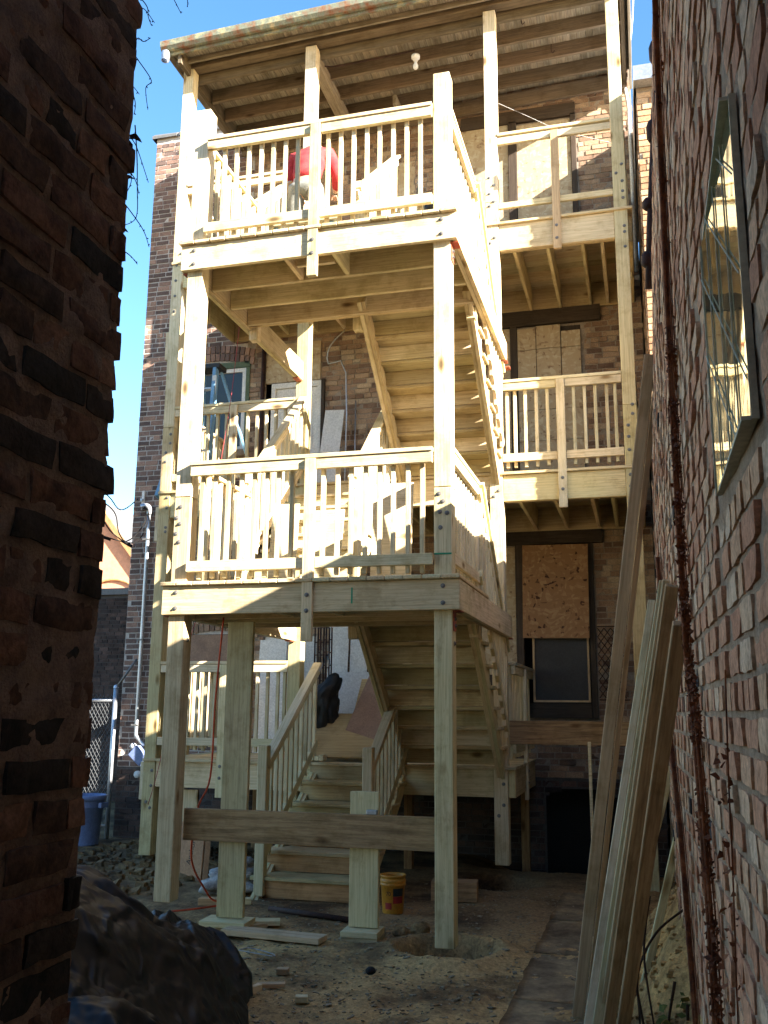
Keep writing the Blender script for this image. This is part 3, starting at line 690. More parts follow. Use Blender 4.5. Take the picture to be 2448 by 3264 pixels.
# doors
d1 = part('door', -1.02, -0.30, 0.98, 2.45, W + .02, W + .05, 'white')
d2 = part('door', -0.97, -0.38, 3.99, 5.76, W + .0, W + .04, 'white', None, 'white panelled door on the second floor')
for a in ((-1.03, -.972), (-.378, -.32)): part('frame', a[0], a[1], 3.99, 5.84, W - .03, W + .03, 'white', d2)
part('frame', -.97, -.38, 5.765, 5.84, W - .03, W + .03, 'white', d2)
for z in (4.2, 4.95): 
    for x in (-.9, -.64): part('panel', x, x + .2, z, z + .6, W - .008, W - .001, 'white', d2)
part('boarded_transom', -1.12, -0.34, 5.85, 6.40, W - .03, W + .02, 'osb_old'); part('trim', -.315, -.27, 4.0, 5.85, W - .05, W + .02, 'trim')
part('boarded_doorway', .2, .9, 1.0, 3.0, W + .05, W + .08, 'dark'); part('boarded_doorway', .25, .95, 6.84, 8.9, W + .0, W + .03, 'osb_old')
# right bay level 1
part('boarded_window', 1.80, 2.215, 1.95, 3.48, W - .02, W + .0, 'osb_old'); part('trim', 2.22, 2.305, 1.45, 3.5, W - .05, W + .04, 'trim'); part('trim', 1.80, 2.2, .98, 1.95, W - .01, W + .04, 'trim')
part('trim', 2.10, 3.26, 3.50, 3.66, W - .06, W + .04, 'trim'); part('trim', 3.075, 3.14, 1.45, 3.5, W - .03, W + .04, 'trim'); part('trim', 2.305, 3.075, 1.45, 1.62, W - .05, W + .04, 'trim')
o = board('boarded_window', (2.685, W - .075, 2.37), (2.70, W - .075, 3.485), .775, .012, (1, 0, 0), 'osb', MBG, .001)
o['label'] = 'loose orange flake board over the top of the ground floor window'
sw = part('window', 2.40, 3.06, 1.63, 2.40, W + .0, W + .04, 'screen', None, 'dark screened window below the orange board')
part('frame', 2.40, 2.425, 1.63, 2.40, W - .02, W - .002, 'grey', sw); part('frame', 3.035, 3.06, 1.63, 2.40, W - .02, W - .002, 'grey', sw); part('frame', 2.425, 3.035, 1.63, 1.655, W - .02, W - .002, 'grey', sw); part('frame', 2.425, 3.035, 2.375, 2.4, W - .02, W - .002, 'grey', sw)
mb = MB()
for i in range(4):
    for s in (-1, 1):
        x = 3.20 + .075 * i
        for k in range(4): mb.tube([(x - s * .037, W - .06, 1.68 + .2 * k), (x + s * .037, W - .06, 1.78 + .2 * k), (x - s * .037, W - .06, 1.88 + .2 * k)], .006, 5)
mb.tube([(3.16, W - .06, 1.66), (3.5, W - .06, 1.66)], .007, 5); mb.tube([(3.16, W - .06, 2.5), (3.5, W - .06, 2.5)], .007, 5)
tag(mb.build('iron_grille', 'rust'), 'rusty diamond iron grille beside the ground floor window', 'grille')
# basement opening
part('basement_recess', 2.45, 3.40, -.34, .74, W + .25, W + .3, 'dark')
# level 2 right bay
part('trim', 2.10, 3.34, 6.32, 6.52, W - .06, W + .04, 'trim'); part('trim', 2.21, 2.295, 4.0, 6.32, W - .05, W + .04, 'trim')
part('boarded_window', 2.06, 2.205, 4.0, 6.31, W - .02, W + .0, 'osb_old')
for x0, x1, z in ((2.30, 2.535, 6.29), (2.54, 2.845, 6.31), (2.85, 3.09, 6.22)):
    zz = 4.0
    while zz < z - .05:
        z2 = min(z, zz + .40); part('boarding_panel', x0, x1 - .004, zz, z2 - .006, W - .035 - (.012 if x0 == 2.54 else 0), W + .0, 'osb_old'); zz = z2
# level 3 right bay
part('boarded_window', 1.60, 2.23, 6.84, 9.22, W - .02, W + .0, 'osb_old'); part('trim', 2.235, 2.34, 6.84, 9.24, W - .05, W + .03, 'trim'); part('trim', 3.055, 3.12, 6.84, 9.24, W - .05, W + .03, 'trim')
part('boarded_window', 2.345, 3.05, 6.84, 9.18, W - .03, W + .0, 'osb_old'); part('window_backing', 2.29, 3.12, 3.99, 6.33, W + .02, W + .05, 'trim'); part('trim', 1.6, 3.12, 9.22, 9.4, W - .05, W + .03, 'trim')
# downspouts, conduits
def pipe(name, pts, r, mat, label, cat, n_=10, k=1):
    mb = MB(); mb.tube(smooth_path(pts, k) if k > 1 else pts, r, n_); return tag(mb.build(name, mat, None, True), label, cat)
pipe('drainpipe', [(-1.15, W - .05, 4.0), (-1.15, W - .05, 6.5)], .03, 'rust', 'rusty drainpipe left of the white second floor door', 'drainpipe')
pipe('conduit', [(.03, W - .05, 4.0), (.03, W - .05, 5.9), (-.22, W - .05, 6.05), (-.2, W - .05, 6.3), (.0, W - .05, 6.5)], .010, 'steel', 'thin bent conduit on the brick beside the leaning plasterboard', 'conduit', 6, 3)
pipe('conduit', [(.17, W - .05, 4.0), (.17, W - .05, 5.5)], .010, 'steel', 'short straight conduit right of the bent one', 'conduit', 6)
pipe('downspout', [(3.80, W - .06, 6.9), (3.80, W - .06, 9.2), (3.77, W - .10, 9.45)], .022, 'white', 'thin white downspout at the right corner of the building', 'downspout', 8)
pipe('overhead_wire', smooth_path([(3.83, 4.3, 9.7), (3.90, 4.0, 10.1), (3.94, 3.6, 10.6), (3.98, 3.2, 11.3)], 6), .012, 'white', 'white service cable curving up against the sky right of the roof', 'cable', 6)

# ============================================================ REAR PORCH (three decks on tall posts, against the building)
RP = thing('rear_porch', 'three storey new timber porch along the back wall, its tall posts carrying the old roof', 'porch', (1.0, 2.93, -.1))
def post(parent, x0, x1, y0, y1, z0, z1, mat='lumber', splice=None):
    if splice is None: return ab('post', x0, x1, y0, y1, z0, z1, mat, parent, .005)
    o = ab('post', x0, x1, y0, y1, z0, splice - .001, mat, parent, .005)
    ab('post', x0, x1, y0, y1, splice + .001, z1, 'rail', parent, .005); return o
pL = post(RP, -1.655, -1.515, 2.86, 3.0, -.02, 9.50, splice=4.75)
pM = post(RP, -.01, .13, 2.86, 3.0, -.12, 9.52, splice=5.9)
pR1 = post(RP, 2.19, 2.33, 2.86, 3.0, .06, 9.56, 'lumber', splice=7.1)
pR = post(RP, 3.58, 3.72, 2.86, 3.0, -.2, 9.60, 'lumber', splice=4.62)
for z in (4.62, 4.52, 4.40, 4.28, 4.14, 3.88, 3.76, 3.52, 3.44): bolt((3.625 + .05 * (int(z * 50) % 2), 2.86, z), (0, -1, 0), pR, .012)
for z in (7.35, 7.25, 7.15, 7.03, 6.95, 6.55, 6.62, 6.38): bolt((3.62 + .06 * (int(z * 50) % 2), 2.86, z), (0, -1, 0), pR)
for z in (7.4, 7.3, 7.2, 7.1, 7.05, 6.66, 6.60, 6.40, 4.0, 3.90, 3.78, 3.72, .98, .82, .62, .52): bolt((2.235 + .05 * (int(z * 50) % 2), 2.86, z), (0, -1, 0), pR1)
for z in (4.66, 4.55, 4.44, 4.33, 3.9, 3.78, 3.55, 3.5, .86, .70, .53, .47, 7.1, 6.95, 6.8, 6.6, 6.4, 6.2): bolt((-1.60 + .05 * (int(z * 50) % 2), 2.86, z), (0, -1, 0), pL)
ab('scab_block', -1.70, -1.66, 2.88, 2.97, 5.60, 5.95, 'rail', RP); ab('scab_block', -1.70, -1.66, 2.88, 2.97, 3.4, 3.8, 'rail', RP); ab('scab_block', -1.70, -1.66, 2.88, 2.97, .55, .95, 'rail', RP)
DECK = {1: (.69, .955, -1.515, 2.36), 2: (3.665, 3.945, -1.515, 3.58), 3: (6.505, 6.805, -1.515, 3.58)}
for lv, (zb, zt, x0, x1) in DECK.items():
    segs = [(-1.512, -.013), (.133, 2.187)] + ([(2.333, 3.577)] if lv > 1 else [(2.333, 2.40)])
    for a, b_ in segs:
        ab('beam', a, b_, 2.875, 2.915, zb, zt, 'lumber', RP); ab('beam', a, b_, 2.918, 2.956, zb, zt, 'lumber2', RP)
    xr = 2.40 if lv == 1 else 3.76
    ab('beam', xr - .04, xr, (2.96 if lv == 1 else 3.003), W - .012, zb, zt, 'lumber2' if lv == 1 else 'lumber', RP)
    ab('beam', -1.655, -1.615, 3.003, W - .012, zb, zt, 'lumber', RP)
    ab('ledger', -1.60, xr - .045, W - .052, W - .014, zb - .01, zt, 'lumber2', RP)
    js = [-1.2, -.8, -.4, 0.0, .40, .80, 1.2, 1.6, 2.0] + ([2.49, 2.855, 3.23, 3.44] if lv > 1 else [])
    for x in js: ab('joist', x - .019, x + .019, 2.96, W - .056, zb + .01, zt, 'lumber', RP)
    y = 2.84; k = 0
    while y < W - .03:
        y2 = min(y + .142, W - .015); ab('deck_board', -1.66, xr + .012, y, y2 - .005, zt + .002, zt + .032, 'rail' if k % 3 else 'lumber2', RP); y = y2; k += 1

def guard(parent, p0, p1, deck, bals, mids=(), bal_side=1, cap=True, mid_down=None, rail='rail', capw=.10, parts3=True):
    """a level guard between two posts, as one part with its rails, balusters and mid post below it"""
    p0 = Vector((*p0, 0)); p1 = Vector((*p1, 0)); d = (p1 - p0); Ln = d.length; d.normalize(); n_ = Vector((-d.y, d.x, 0)) * bal_side
    Z = Vector((0, 0, 1))
    cuts = [0.0]
    for m_ in mids: cuts += [m_ - .045, m_ + .045]
    cuts.append(Ln); top = None
    for i in range(0, len(cuts), 2):
        a, b_ = p0 + d * (cuts[i] + .002), p0 + d * (cuts[i + 1] - .002)
        nm = 'guard_rail'
        o = board(nm, a + Z * (deck + .935), b_ + Z * (deck + .935), .085, .038, (0, 0, 1), rail, parent if top is None else top)
        if top is None: top = o
        board('bottom_rail', a + Z * (deck + .152), b_ + Z * (deck + .152), .085, .038, (0, 0, 1), rail, top)
    if cap: board('rail_cap', p0 + Z * (deck + .996) + n_ * .02, p1 + Z * (deck + .996) + n_ * .02, capw, .032, n_, rail, top)
    for s in bals:
        q = p0 + d * s + n_ * .038
        board('baluster', q + Z * (deck + .055 + rnd.uniform(-.006, .006)), q + Z * (deck + .972), .034, .034, n_, 'baluster', top)
    for m_ in mids:
        q = p0 + d * m_ - n_ * .022
        o = board('mid_post', q + Z * (mid_down if mid_down is not None else deck - .4), q + Z * (deck + .974), .086, .04, d, rail, top)
        for z in (deck - .10, deck - .22): bolt(q - n_ * .02 + Z * z, -n_, top)
    return top
def even(a, b_, n_): return [a + (b_ - a) * (i + .5) / n_ for i in range(n_)]
# right bay level 2 guard
guard(RP, (2.333, 2.88), (3.577, 2.88), 3.98, [x - 2.333 for x in (2.384, 2.466, 2.577, 2.693, 2.81, 3.083, 3.196, 3.306, 3.423, 3.508)], [.617], mid_down=3.57)
# level 3 right bay: rails only so far
g3 = ab('guard_rail', 2.333, 3.577, 2.862, 2.90, 7.80, 7.885, 'rail', RP); ab('rail_cap', 2.333, 3.577, 2.85, 2.94, 7.905, 7.94, 'rail', g3); ab('bottom_rail', 2.333, 3.577, 2.862, 2.90, 7.005, 7.075, 'lumber', g3)
ab('mid_post', 2.93, 3.015, 2.815, 2.858, 6.43, 7.86, 'grey', g3); bolt((2.97, 2.815, 6.7), (0, -1, 0), g3); bolt((2.97, 2.815, 6.55), (0, -1, 0), g3)
# left bay guards
guard(RP, (-1.512, 2.88), (-.013, 2.88), 3.98, [x + 1.512 for x in (-1.40, -1.30, -1.2, -1.106, -.985, -.873, -.607, -.491, -.376, -.261, -.148, -.06)], [.755], mid_down=3.6)
guard(RP, (-1.512, 2.88), (-.013, 2.88), 1.02, [x + 1.512 for x in (-1.42, -1.30, -1.186, -1.08, -.982, -.87, -.61, -.49, -.373, -.255, -.138, -.06)], [.77], mid_down=.6)
g4 = ab('guard_rail', -1.512, -.013, 2.862, 2.90, 7.74, 7.82, 'rail', RP); ab('rail_cap', -1.512, -.013, 2.85, 2.94, 7.84, 7.875, 'rail', g4); ab('bottom_rail', -1.512, -.013, 2.862, 2.90, 7.0, 7.07, 'rail', g4)
for lv, dz in ((1, 1.0), (2, 3.98), (3, 6.84)):
    guard(RP, (-1.60, 3.003), (-1.60, W - .02), dz, even(0, 1.62, 13), [.8], bal_side=-1)
guard(RP, (2.38, 3.003), (2.38, W - .02), 1.0, even(0, 1.62, 14), [.8], bal_side=1)
for z in (3.98, 6.84): guard(RP, (3.70, 3.003), (3.70, W - .02), z, even(0, 1.62, 12), [.8], bal_side=1)
# short legs under the lowest deck, weathered plank on the right
for x, y in ((-.9, 4.3), (1.2, 3.4), (2.30, 4.45), (.3, 4.4)): post(RP, x - .045, x + .045, y - .045, y + .045, -.25, .69, 'dirty')
ab('skirt_board', -1.50, -1.05, 2.98, 3.02, -.05, .66, 'lumber', RP)
ab('brace_plank', 2.333, 3.66, 3.003, 3.041, 1.20, 1.43, 'dirty', RP)
ab('angle_bracket', 2.33, 2.42, 2.90, 3.0, 5.15, 5.165, 'redsteel', RP)

# ============================================================ STAIR TOWER
ST = thing('stair_tower', 'freestanding new timber stair tower with two landings in front of the porch', 'staircase tower', (1.2, .11, -.1))
fFR = ab('post', 2.20, 2.336, .042, .18, -.08, 3.17, 'lumber', ST, .005); fFR2 = ab('post', 2.20, 2.336, .042, .18, 3.174, 6.71, 'rail', ST, .005)
fFL = ab('post', .045, .185, .042, .18, .10, 3.20, 'lumber2', ST, .005); fFL2 = ab('post', .045, .185, .042, .18, 3.204, 6.735, 'rail', ST, .005)
for x, z in ((2.24, 3.12), (2.27, 3.06), (2.245, 2.98), (2.30, 2.97), (2.25, 2.86)): bolt((x, .042, z), (0, -1, 0), fFR)
for x, z in ((.10, 3.12), (.07, 3.03), (.10, 2.98), (.07, 2.90), (.10, 2.83)): bolt((x, .042, z), (0, -1, 0), fFL)
for p_, z in ((fFR, 2.0), (fFL, 2.05)): bolt((p_.location.x + ST.location.x + .07, .11, z), (1, 0, 0), p_)
ab('crayon_mark', 1.572, 1.584, -.0012, 0, 2.30, 2.42, 'tapegreen', ST, 0); ab('guard_mark', 2.202, 2.334, .040, .0415, 2.655, 2.668, 'tapegreen', ST, 0)
for lv, (zb, zt) in enumerate(((2.241, 2.466), (5.18, 5.404))):
    o = ab('beam', 0.0, 2.40, 0.0, .038, zb, zt, 'lumber2' if lv == 0 else 'rail', ST, .004)
    for x in (.12, 1.21, 2.275):
        for z in (zb + .05, zt - .05): bolt((x, 0, z), (0, -1, 0), o, .016)
    for xa in (0.0, 2.362):
        ab('beam', xa, xa + .038, .041, 2.855, zb, zt, 'lumber', ST); xb = xa + .041 if xa == 0 else xa - .041
        ab('beam', xb, xb + .038, .185, 2.855, zb, zt, 'lumber2', ST)
    for y in (.46, .86, 1.255, 1.297): ab('joist', .084, 2.316, y - .019, y + .019, zb + .005, zt - .002, 'lumber' if y < .9 else 'lumber2', ST)
    for x, ya in ((.94, .041), (1.36, .041)): ab('blocking', x - .019, x + .019, ya, .438, zb + .01, zt - .005, 'lumber', ST)
    ab('joist', .98, 1.32, .20, .238, zb + .02, zt - .01, 'lumber', ST)
    x = -.012; k = 0
    while x < 2.40:
        x2 = min(x + .1425, 2.412); ab('deck_board', x, x2 - .004, -.03 + rnd.uniform(-.003, .003), 1.335, zt + .002, zt + .034, 'rail' if k % 4 else 'lumber2', ST, .006); x = x2; k += 1
    # red primed angle brackets under the beam ends
    for x0, x1 in ((.0, .043), (2.338, 2.40)):
        a = ab('angle_bracket', x0 - .0, x1, .05, .17, zb - .010, zb - .002, 'redsteel', ST, 0); xs = .043 if x0 == 0 else 2.338
        ab('flange', xs - (.006 if x0 == 0 else 0), xs + (0 if x0 == 0 else .006), .06, .16, zb - .15, zb - .011, 'redsteel', a, 0)
        bolt((xs + .006, .11, zb - .06), (1, 0, 0), a, .012); bolt((xs + .006, .11, zb - .11), (1, 0, 0), a, .012)
    a = ab('angle_bracket', 2.338, 2.41, 2.74, 2.855, zb - .010, zb - .002, 'redsteel', ST, 0); ab('flange', 2.338, 2.344, 2.76, 2.852, zb - .15, zb - .011, 'redsteel', a, 0)
    a = ab('angle_bracket', .0, .07, 2.72, 2.852, zb - .010, zb - .002, 'redsteel', ST, 0)
    for x in (1.17, 2.27, .10): ab('newel', x - .045, x + .045, 1.36, 1.45, zb - .10, zt + 1.03 + (.22 if x == 1.17 else 0), 'rail', ST, .006)
U_B = (.34, .453, .568, .684, .794, .906, 1.019, 1.291, 1.404, 1.517, 1.633, 1.742, 1.86, 1.975, 2.09)
M_B = (.286, .397, .508, .625, .735, .842, .942, 1.056, 1.315, 1.433, 1.542, 1.658, 1.773, 1.88, 1.997, 2.109)
for dz, bl, md in ((2.50, M_B, 2.02), (5.438, U_B, 4.99)):
    guard(ST, (.19, .020), (2.197, .020), dz - .03, [x - .19 for x in bl], [1.035 if dz < 3 else 1.005], mid_down=md)
    guard(ST, (2.31, .185), (2.31, 1.355), dz, even(0, 1.17, 10), [], bal_side=1)
    guard(ST, (.09, .185), (.09, 1.355), dz, even(0, 1.17, 10), [], bal_side=-1)

def stair(parent, xa, xb, y0, z0, y1, z1, n_, rails=(), risers=True, tmat='tread', rmat='tread', deck_parts=True):
    """closed flight of n_ risers from (y0, z0) up to (y1, z1)"""
    sg = 1 if y1 > y0 else -1; run = abs(y1 - y0) / (n_ - 1) if n_ > 1 else .3; h = (z1 - z0) / n_
    s0 = None
    for x in (xa + .02, xb - .02):
        dn = Vector((0, h, -run * sg)) if False else Vector((0, 0, 0))
        sl_ = Vector((0, run * sg, h)).normalized(); nrm = Vector((0, -sl_.z, sl_.y)) if sg > 0 else Vector((0, sl_.z, -sl_.y))
        if nrm.z < 0: nrm = -nrm
        a = Vector((x, y0, z0 + h)) - nrm * .17 - sl_ * .22; b_ = Vector((x, y1, z1)) - nrm * .17 + sl_ * .02
        o = board('stringer', a, b_, .15, .038, nrm, 'lumber', parent)
        o2 = board('stringer', a + Vector((.039 if x < (xa + xb) / 2 else -.039, 0, 0)), b_ + Vector((.039 if x < (xa + xb) / 2 else -.039, 0, 0)), .13, .036, nrm, 'lumber2', parent)
    for i in range(n_):
        zt = z0 + h * (i + 1); y = y0 + sg * run * i
        if i < n_ - 1:
            ya, yb = sorted((y - sg * .028, y + sg * (run + .01)))
            ab('tread', xa - .03, xb + .03, ya, yb, zt - .034, zt, tmat, parent, .005)
        ya, yb = sorted((y, y + sg * .02))
        ab('riser', xa, xb, ya, yb, zt - h + .004, zt - .036, rmat if not isinstance(rmat, (list, tuple)) else rmat[i % len(rmat)], parent, .002)
    for x, side in rails:
        a = Vector((x, y0 - sg * .02, z0 + h)); b_ = Vector((x, y1, z1 + h * .4)); d = (b_ - a); ln = d.length; dd = d.normalized()
        r_ = board('stair_rail', a + Vector((0, 0, .86)), b_ + Vector((0, 0, .86)), .085, .038, (0, 0, 1), 'rail', parent)
        board('rail_cap', a + Vector((0, 0, .925)), b_ + Vector((0, 0, .925)), .09, .034, (1, 0, 0), 'rail', r_)
        board('bottom_rail', a + Vector((0, 0, .12)), b_ + Vector((0, 0, .12)), .085, .038, (0, 0, 1), 'rail', r_)
        nb = max(3, int(abs(y1 - y0) / .125))
        for k in range(nb):
            t = (k + .5) / nb; q = a + d * t + Vector((side * .036, 0, 0))
            board('baluster', q + Vector((0, 0, .02)), q + Vector((0, 0, .90)), .034, .034, (1, 0, 0), 'baluster', r_)
R2 = ('tread', 'rail', 'tread', 'lumber2')
stair(ST, 1.22, 2.30, 2.86, 1.00, 1.34, 2.50, 8, [(2.33, 0)], tmat='tread', rmat=R2)
stair(ST, 1.22, 2.30, 2.86, 3.98, 1.34, 5.44, 8, [(2.33, 0)], tmat='tread', rmat=R2)
stair(ST, .12, 1.10, 1.34, 2.50, 2.86, 3.98, 8, [(1.16, 0), (.09, 0)], tmat='rail', rmat='rail')
stair(ST, .12, 1.10, 1.34, 5.44, 2.86, 6.84, 8, [(1.16, 0), (.09, 0)], tmat='rail', rmat='rail')
# the flight from the yard
GS = thing('yard_steps', 'wide wooden steps with orange lower risers from the yard up to the lowest deck', 'steps', (.75, 1.45, -.1))
stair(GS, .27, 1.28, 1.45, -.10, 2.86, 1.00, 6, [(.33, 0), (1.31, 0)], tmat='tread', rmat=('riser', 'riser', 'riser', 'tread', 'tread', 'tread'))
for x in (.33, 1.31): ab('newel', x - .045, x + .045, 1.40, 1.49, -.08, 1.20, 'rail', GS, .006)

# ============================================================ TEMPORARY PROPS AND PLANKS
t = ab('temporary_plank', .19, 2.197, .186, .226, .53, .765, 'dirty', None); tag(t, 'long weathered plank clamped level between the two front posts', 'plank'); 
t = ab('prop_board', .475, .692, .232, .272, -.015, 2.20, 'lumber', None); tag(t, 'tall upright green board propping the landing near the left front post', 'board')
t.rotation_euler[1] += 0
t = ab('prop_board', 1.52, 1.74, .232, .272, -.02, .925, 'lumber', None); tag(t, 'short upright board behind the level plank, left of the right front post', 'board')
t = ab('metal_connector', 1.655, 1.735, .186, .226, .768, .80, 'steel', None); tag(t, 'small grey metal bracket lying on the level plank', 'bracket')
def loose(name, c, l, w_, h, rz, mat, label, cat, group=None, rx=0):
    mw = Matrix.Rotation(rz, 4, 'Z') @ Matrix.Rotation(rx, 4, 'X'); mw.translation = Vector(c)
    o = link(name, box_mesh(l, w_, h, M[mat]), None, None, mw); return tag(o, label, cat, group)
loose('base_block', (.57, .23, -.045), .36, .235, .04, .04, 'lumber', 'pale block directly under the tall prop board', 'block')
loose('base_block', (.60, .33, -.085), .42, .24, .038, .7, 'lumber2', 'lower block turned askew under the tall prop board', 'block')
loose('base_block', (1.63, .22, -.045), .27, .24, .04, .05, 'lumber', 'top block under the short prop board', 'block')
loose('base_block', (1.63, .23, -.086), .27, .24, .038, .02, 'lumber2', 'bottom block under the short prop board', 'block')
loose('loose_plank', (1.02, .03, -.065), .78, .15, .04, -.10, 'grey', 'short grey plank lying on the ground between the two prop boards', 'plank')
loose('loose_plank', (.78, .42, -.07), .26, .12, .035, .35, 'lumber', 'small offcut lying behind the short grey plank', 'offcut')
loose('stake', (3.13, 2.80, .56), .03, .035, 1.36, 0, 'lumber', 'thin stake leaning upright beside the basement opening', 'stake', rx=.03)

# ============================================================ OLD PORCH ROOF
RF = thing('porch_roof', 'old weathered flat porch roof with dark joists and a rusted gutter', 'roof', (1.0, 3.6, 9.4))
sl_x = .032
def zr(x, z): return z + sl_x * (x + 1.7)
def rb(name, x0, x1, y, z, w_, t, mat, parent=RF, wd=(0, 0, 1)): return board(name, (x0, y, zr(x0, z)), (x1, y, zr(x1, z)), w_, t, wd, mat, parent)
for y in (3.05, 3.455, 3.86, 4.26): rb('joist', -1.53, 3.74, y, 9.487, .188, .045, 'roofwood')
rb('plate', -1.72, 3.80, 2.93, 9.542, .08, .14, 'roofwood'); rb('plate', -1.72, 3.80, 2.78, 9.545, .07, .03, 'soffit')
rb('ledger', -1.6, 3.78, W - .06, 9.42, .20, .045, 'roofwood')
for x in (-1.58, 3.77): ab('trimmer', x - .025, x + .025, 2.6, W - .04, zr(x, 9.395), zr(x, 9.58), 'roofwood', RF)
board('beam', (.06, 3.0, 9.42), (.06, W - .09, 9.42), .17, .13, (0, 0, 1), 'soffit', RF)
ab('brace', .80, .85, 4.0, 4.24, 9.36, 9.50, 'soffit', RF)
x = -1.80
while x < 3.84:
    ab('soffit_board', x, x + .088, 2.58, W - .03, zr(x, 9.584), zr(x, 9.60), 'soffit', RF, .003); x += .0915
mb = MB(); V = []
for x in (-1.78, 3.86):
    for y in (2.61, W - .01):
        for z in (9.612, 9.685): V.append((x, y, zr(x, z)))
mb.v = V; mb.f = [(0, 1, 3, 2), (4, 6, 7, 5), (0, 4, 5, 1), (2, 3, 7, 6), (1, 5, 7, 3), (0, 2, 6, 4)]; mb.build('roof_deck', 'tile', RF)
rb('fascia', -1.78, 3.86, 2.59, 9.58, .14, .03, 'rustgutter')
mb = MB(); prof = [(2.57, .0), (2.57, .10), (2.565, .10), (2.48, .10), (2.48, .09), (2.49, .03), (2.52, -.01), (2.565, -.012)]
V = []
for x in (-1.80, 3.88):
    for y, z in prof: V.append((x, y, zr(x, 9.56) + z))
k = len(prof); mb.v = V; mb.f = [(i, (i + 1) % k, k + (i + 1) % k, k + i) for i in range(k)] + [tuple(range(k)), tuple(range(k, 2 * k))]
mb.build('gutter', 'rustgutter', RF)
mb = MB(); mb.lathe([(.05, -.09), (.055, -.02), (.05, .03)], (-1.74, 2.53, 9.50), 12); mb.build('gutter_outlet', 'steel', RF, True)
board('rake_board', (3.845, 2.56, 9.66), (3.845, W - .02, 9.62), .30, .03, (0, 0, 1), 'soffit', RF)
for x, y in ((2.6, 3.2), (1.9, 3.6), (2.9, 3.8)):
    mb = MB(); mb.tube(smooth_path([(x, y, 9.70), (x, y, 9.60), (x + .02, y, 9.57), (x + .04, y, 9.60)], 4), .005, 5); mb.build('hook', 'rust', RF)
mb = MB(); mb.tube(smooth_path([(.14, 3.15, 9.43), (.3, 3.2, 9.44), (.7, 3.23, 9.47), (1.28, 3.24, 9.50)], 5), .008, 6); mb.build('conduit', 'rust', RF)
lb = thing('light_bulb', 'bare white bulb in a round holder under the porch roof', 'light bulb', (1.29, 3.25, 9.44))
mb = MB(); mb.lathe([(.0, .03), (.055, .03), (.055, .0), (.03, -.01), (.025, -.05), (.0, -.05)], (1.29, 3.25, 9.40), 14); mb.build('holder', 'white', lb, True)
mb = MB(); mb.lathe([(.014, 0), (.018, -.02), (.034, -.055), (.032, -.085), (.015, -.105), (.0, -.108)], (1.29, 3.25, 9.35), 14); mb.build('bulb', 'white', lb, True)
pipe('string_line', [(2.35, 2.9, 8.35), (2.6, 3.5, 8.55), (3.0, 4.0, 8.60), (3.74, 4.6, 8.65)], .0012, 'white', 'thin white string hanging under the porch roof at the right', 'string', 4, 4)

# ============================================================ STEP LADDER (on the second deck)
SL = thing('step_ladder', 'blue fibreglass step ladder standing open on the second floor deck', 'ladder', (-1.42, 3.75, 3.98))
zt = 5.74
top = (-1.50, 3.72)
for sx_, xo in ((-1, -.33), (1, .26)):
    mb = MB(); a = Vector((top[0] + sx_ * .10, top[1] - .06, zt)); b_ = Vector((top[0] + xo * 1.05, top[1] - .55, 3.99))
    board('side_rail', a, b_, .09, .045, (0, 1, 0), 'blue', SL)
    a = Vector((top[0] + sx_ * .12, top[1] + .06, zt)); b2 = Vector((top[0] + xo * 1.1 + (.25 if sx_ > 0 else 0), top[1] + .65, 3.99)); board('back_leg', a, b2, .05, .03, (0, 1, 0), 'blue', SL)
for k in range(5):
    t = (k + 1) / 6; z = zt + (3.99 - zt) * t; y = top[1] - .06 - .49 * t; ab('step', top[0] - .09 - .25 * t, top[0] + .09 + .17 * t, y - .04, y + .04, z - .012, z + .012, 'steel', SL)
ab('top_cap', top[0] - .17, top[0] + .17, top[1] - .10, top[1] + .12, zt, zt + .07, 'labelblack', SL, .012)
ab('sticker', top[0] + .105, top[0] + .16, top[1] - .16, top[1] - .155, zt - .42, zt - .12, 'white', SL, 0)

# ============================================================ MATERIALS STORED ON THE DECKS
def slab(name, c, w_, h, t, tilt, yaw, mat, label, cat, group=None, roll=0):
    """sheet leaning back by tilt, standing on point c (bottom centre)"""
    mw = Matrix.Translation(Vector(c)) @ Matrix.Rotation(yaw, 4, 'Z') @ Matrix.Rotation(-tilt, 4, 'X') @ Matrix.Rotation(roll, 4, 'Y') @ Matrix.Translation(Vector((0, 0, h / 2)))
    o = link(name, box_mesh(w_, t, h, M[mat], .001), None, None, mw); return tag(o, label, cat, group)
slab('plasterboard', (-.12, 4.20, 3.99), .26, 1.36, .013, .16, 0, 'drywall', 'narrow white plasterboard strip leaning on the second floor wall', 'board', roll=.05)
slab('plasterboard', (.22, 4.25, 1.0), .55, 1.0, .013, .22, 0, 'drywall', 'wide low plasterboard sheet leaning behind the black bundle on the first deck', 'board')
slab('plasterboard', (.02, 4.40, 1.0), .26, 1.72, .013, .1, 0, 'drywall', 'tall narrow plasterboard sheet left of the wide one on the first deck', 'board')
slab('plasterboard', (.28, 4.44, 1.0), .22, 1.70, .013, .08, 0, 'white', 'tall white panel right of the narrow plasterboard on the first deck', 'board')
slab('door', (-.80, 4.30, 1.0), .36, 1.38, .04, .1, 0, 'white', 'white door leaf with a round lock hole leaning on the first deck', 'door')
mb = MB(); mb.lathe([(.0, .0), (.028, .0), (.028, -.004)], (0, 0, 0), 12)
o = mb.build('lock_hole', 'dark', None, False, Matrix.Translation((-.83, 4.18, 2.0)) @ Matrix.Rotation(R(90), 4, 'X'))
dr = [q for q in bpy.data.objects if q.get('label', '').startswith('white door leaf')][0]; o.parent = dr; o.matrix_basis = dr.matrix_basis.inverted() @ o.matrix_basis
mb = MB()
for i in range(7):
    x = -.10 + .035 * i; y = 3.95 + .018 * (i % 2); mb.box(x, x + .010, y, y + .03, 1.0, 2.48)
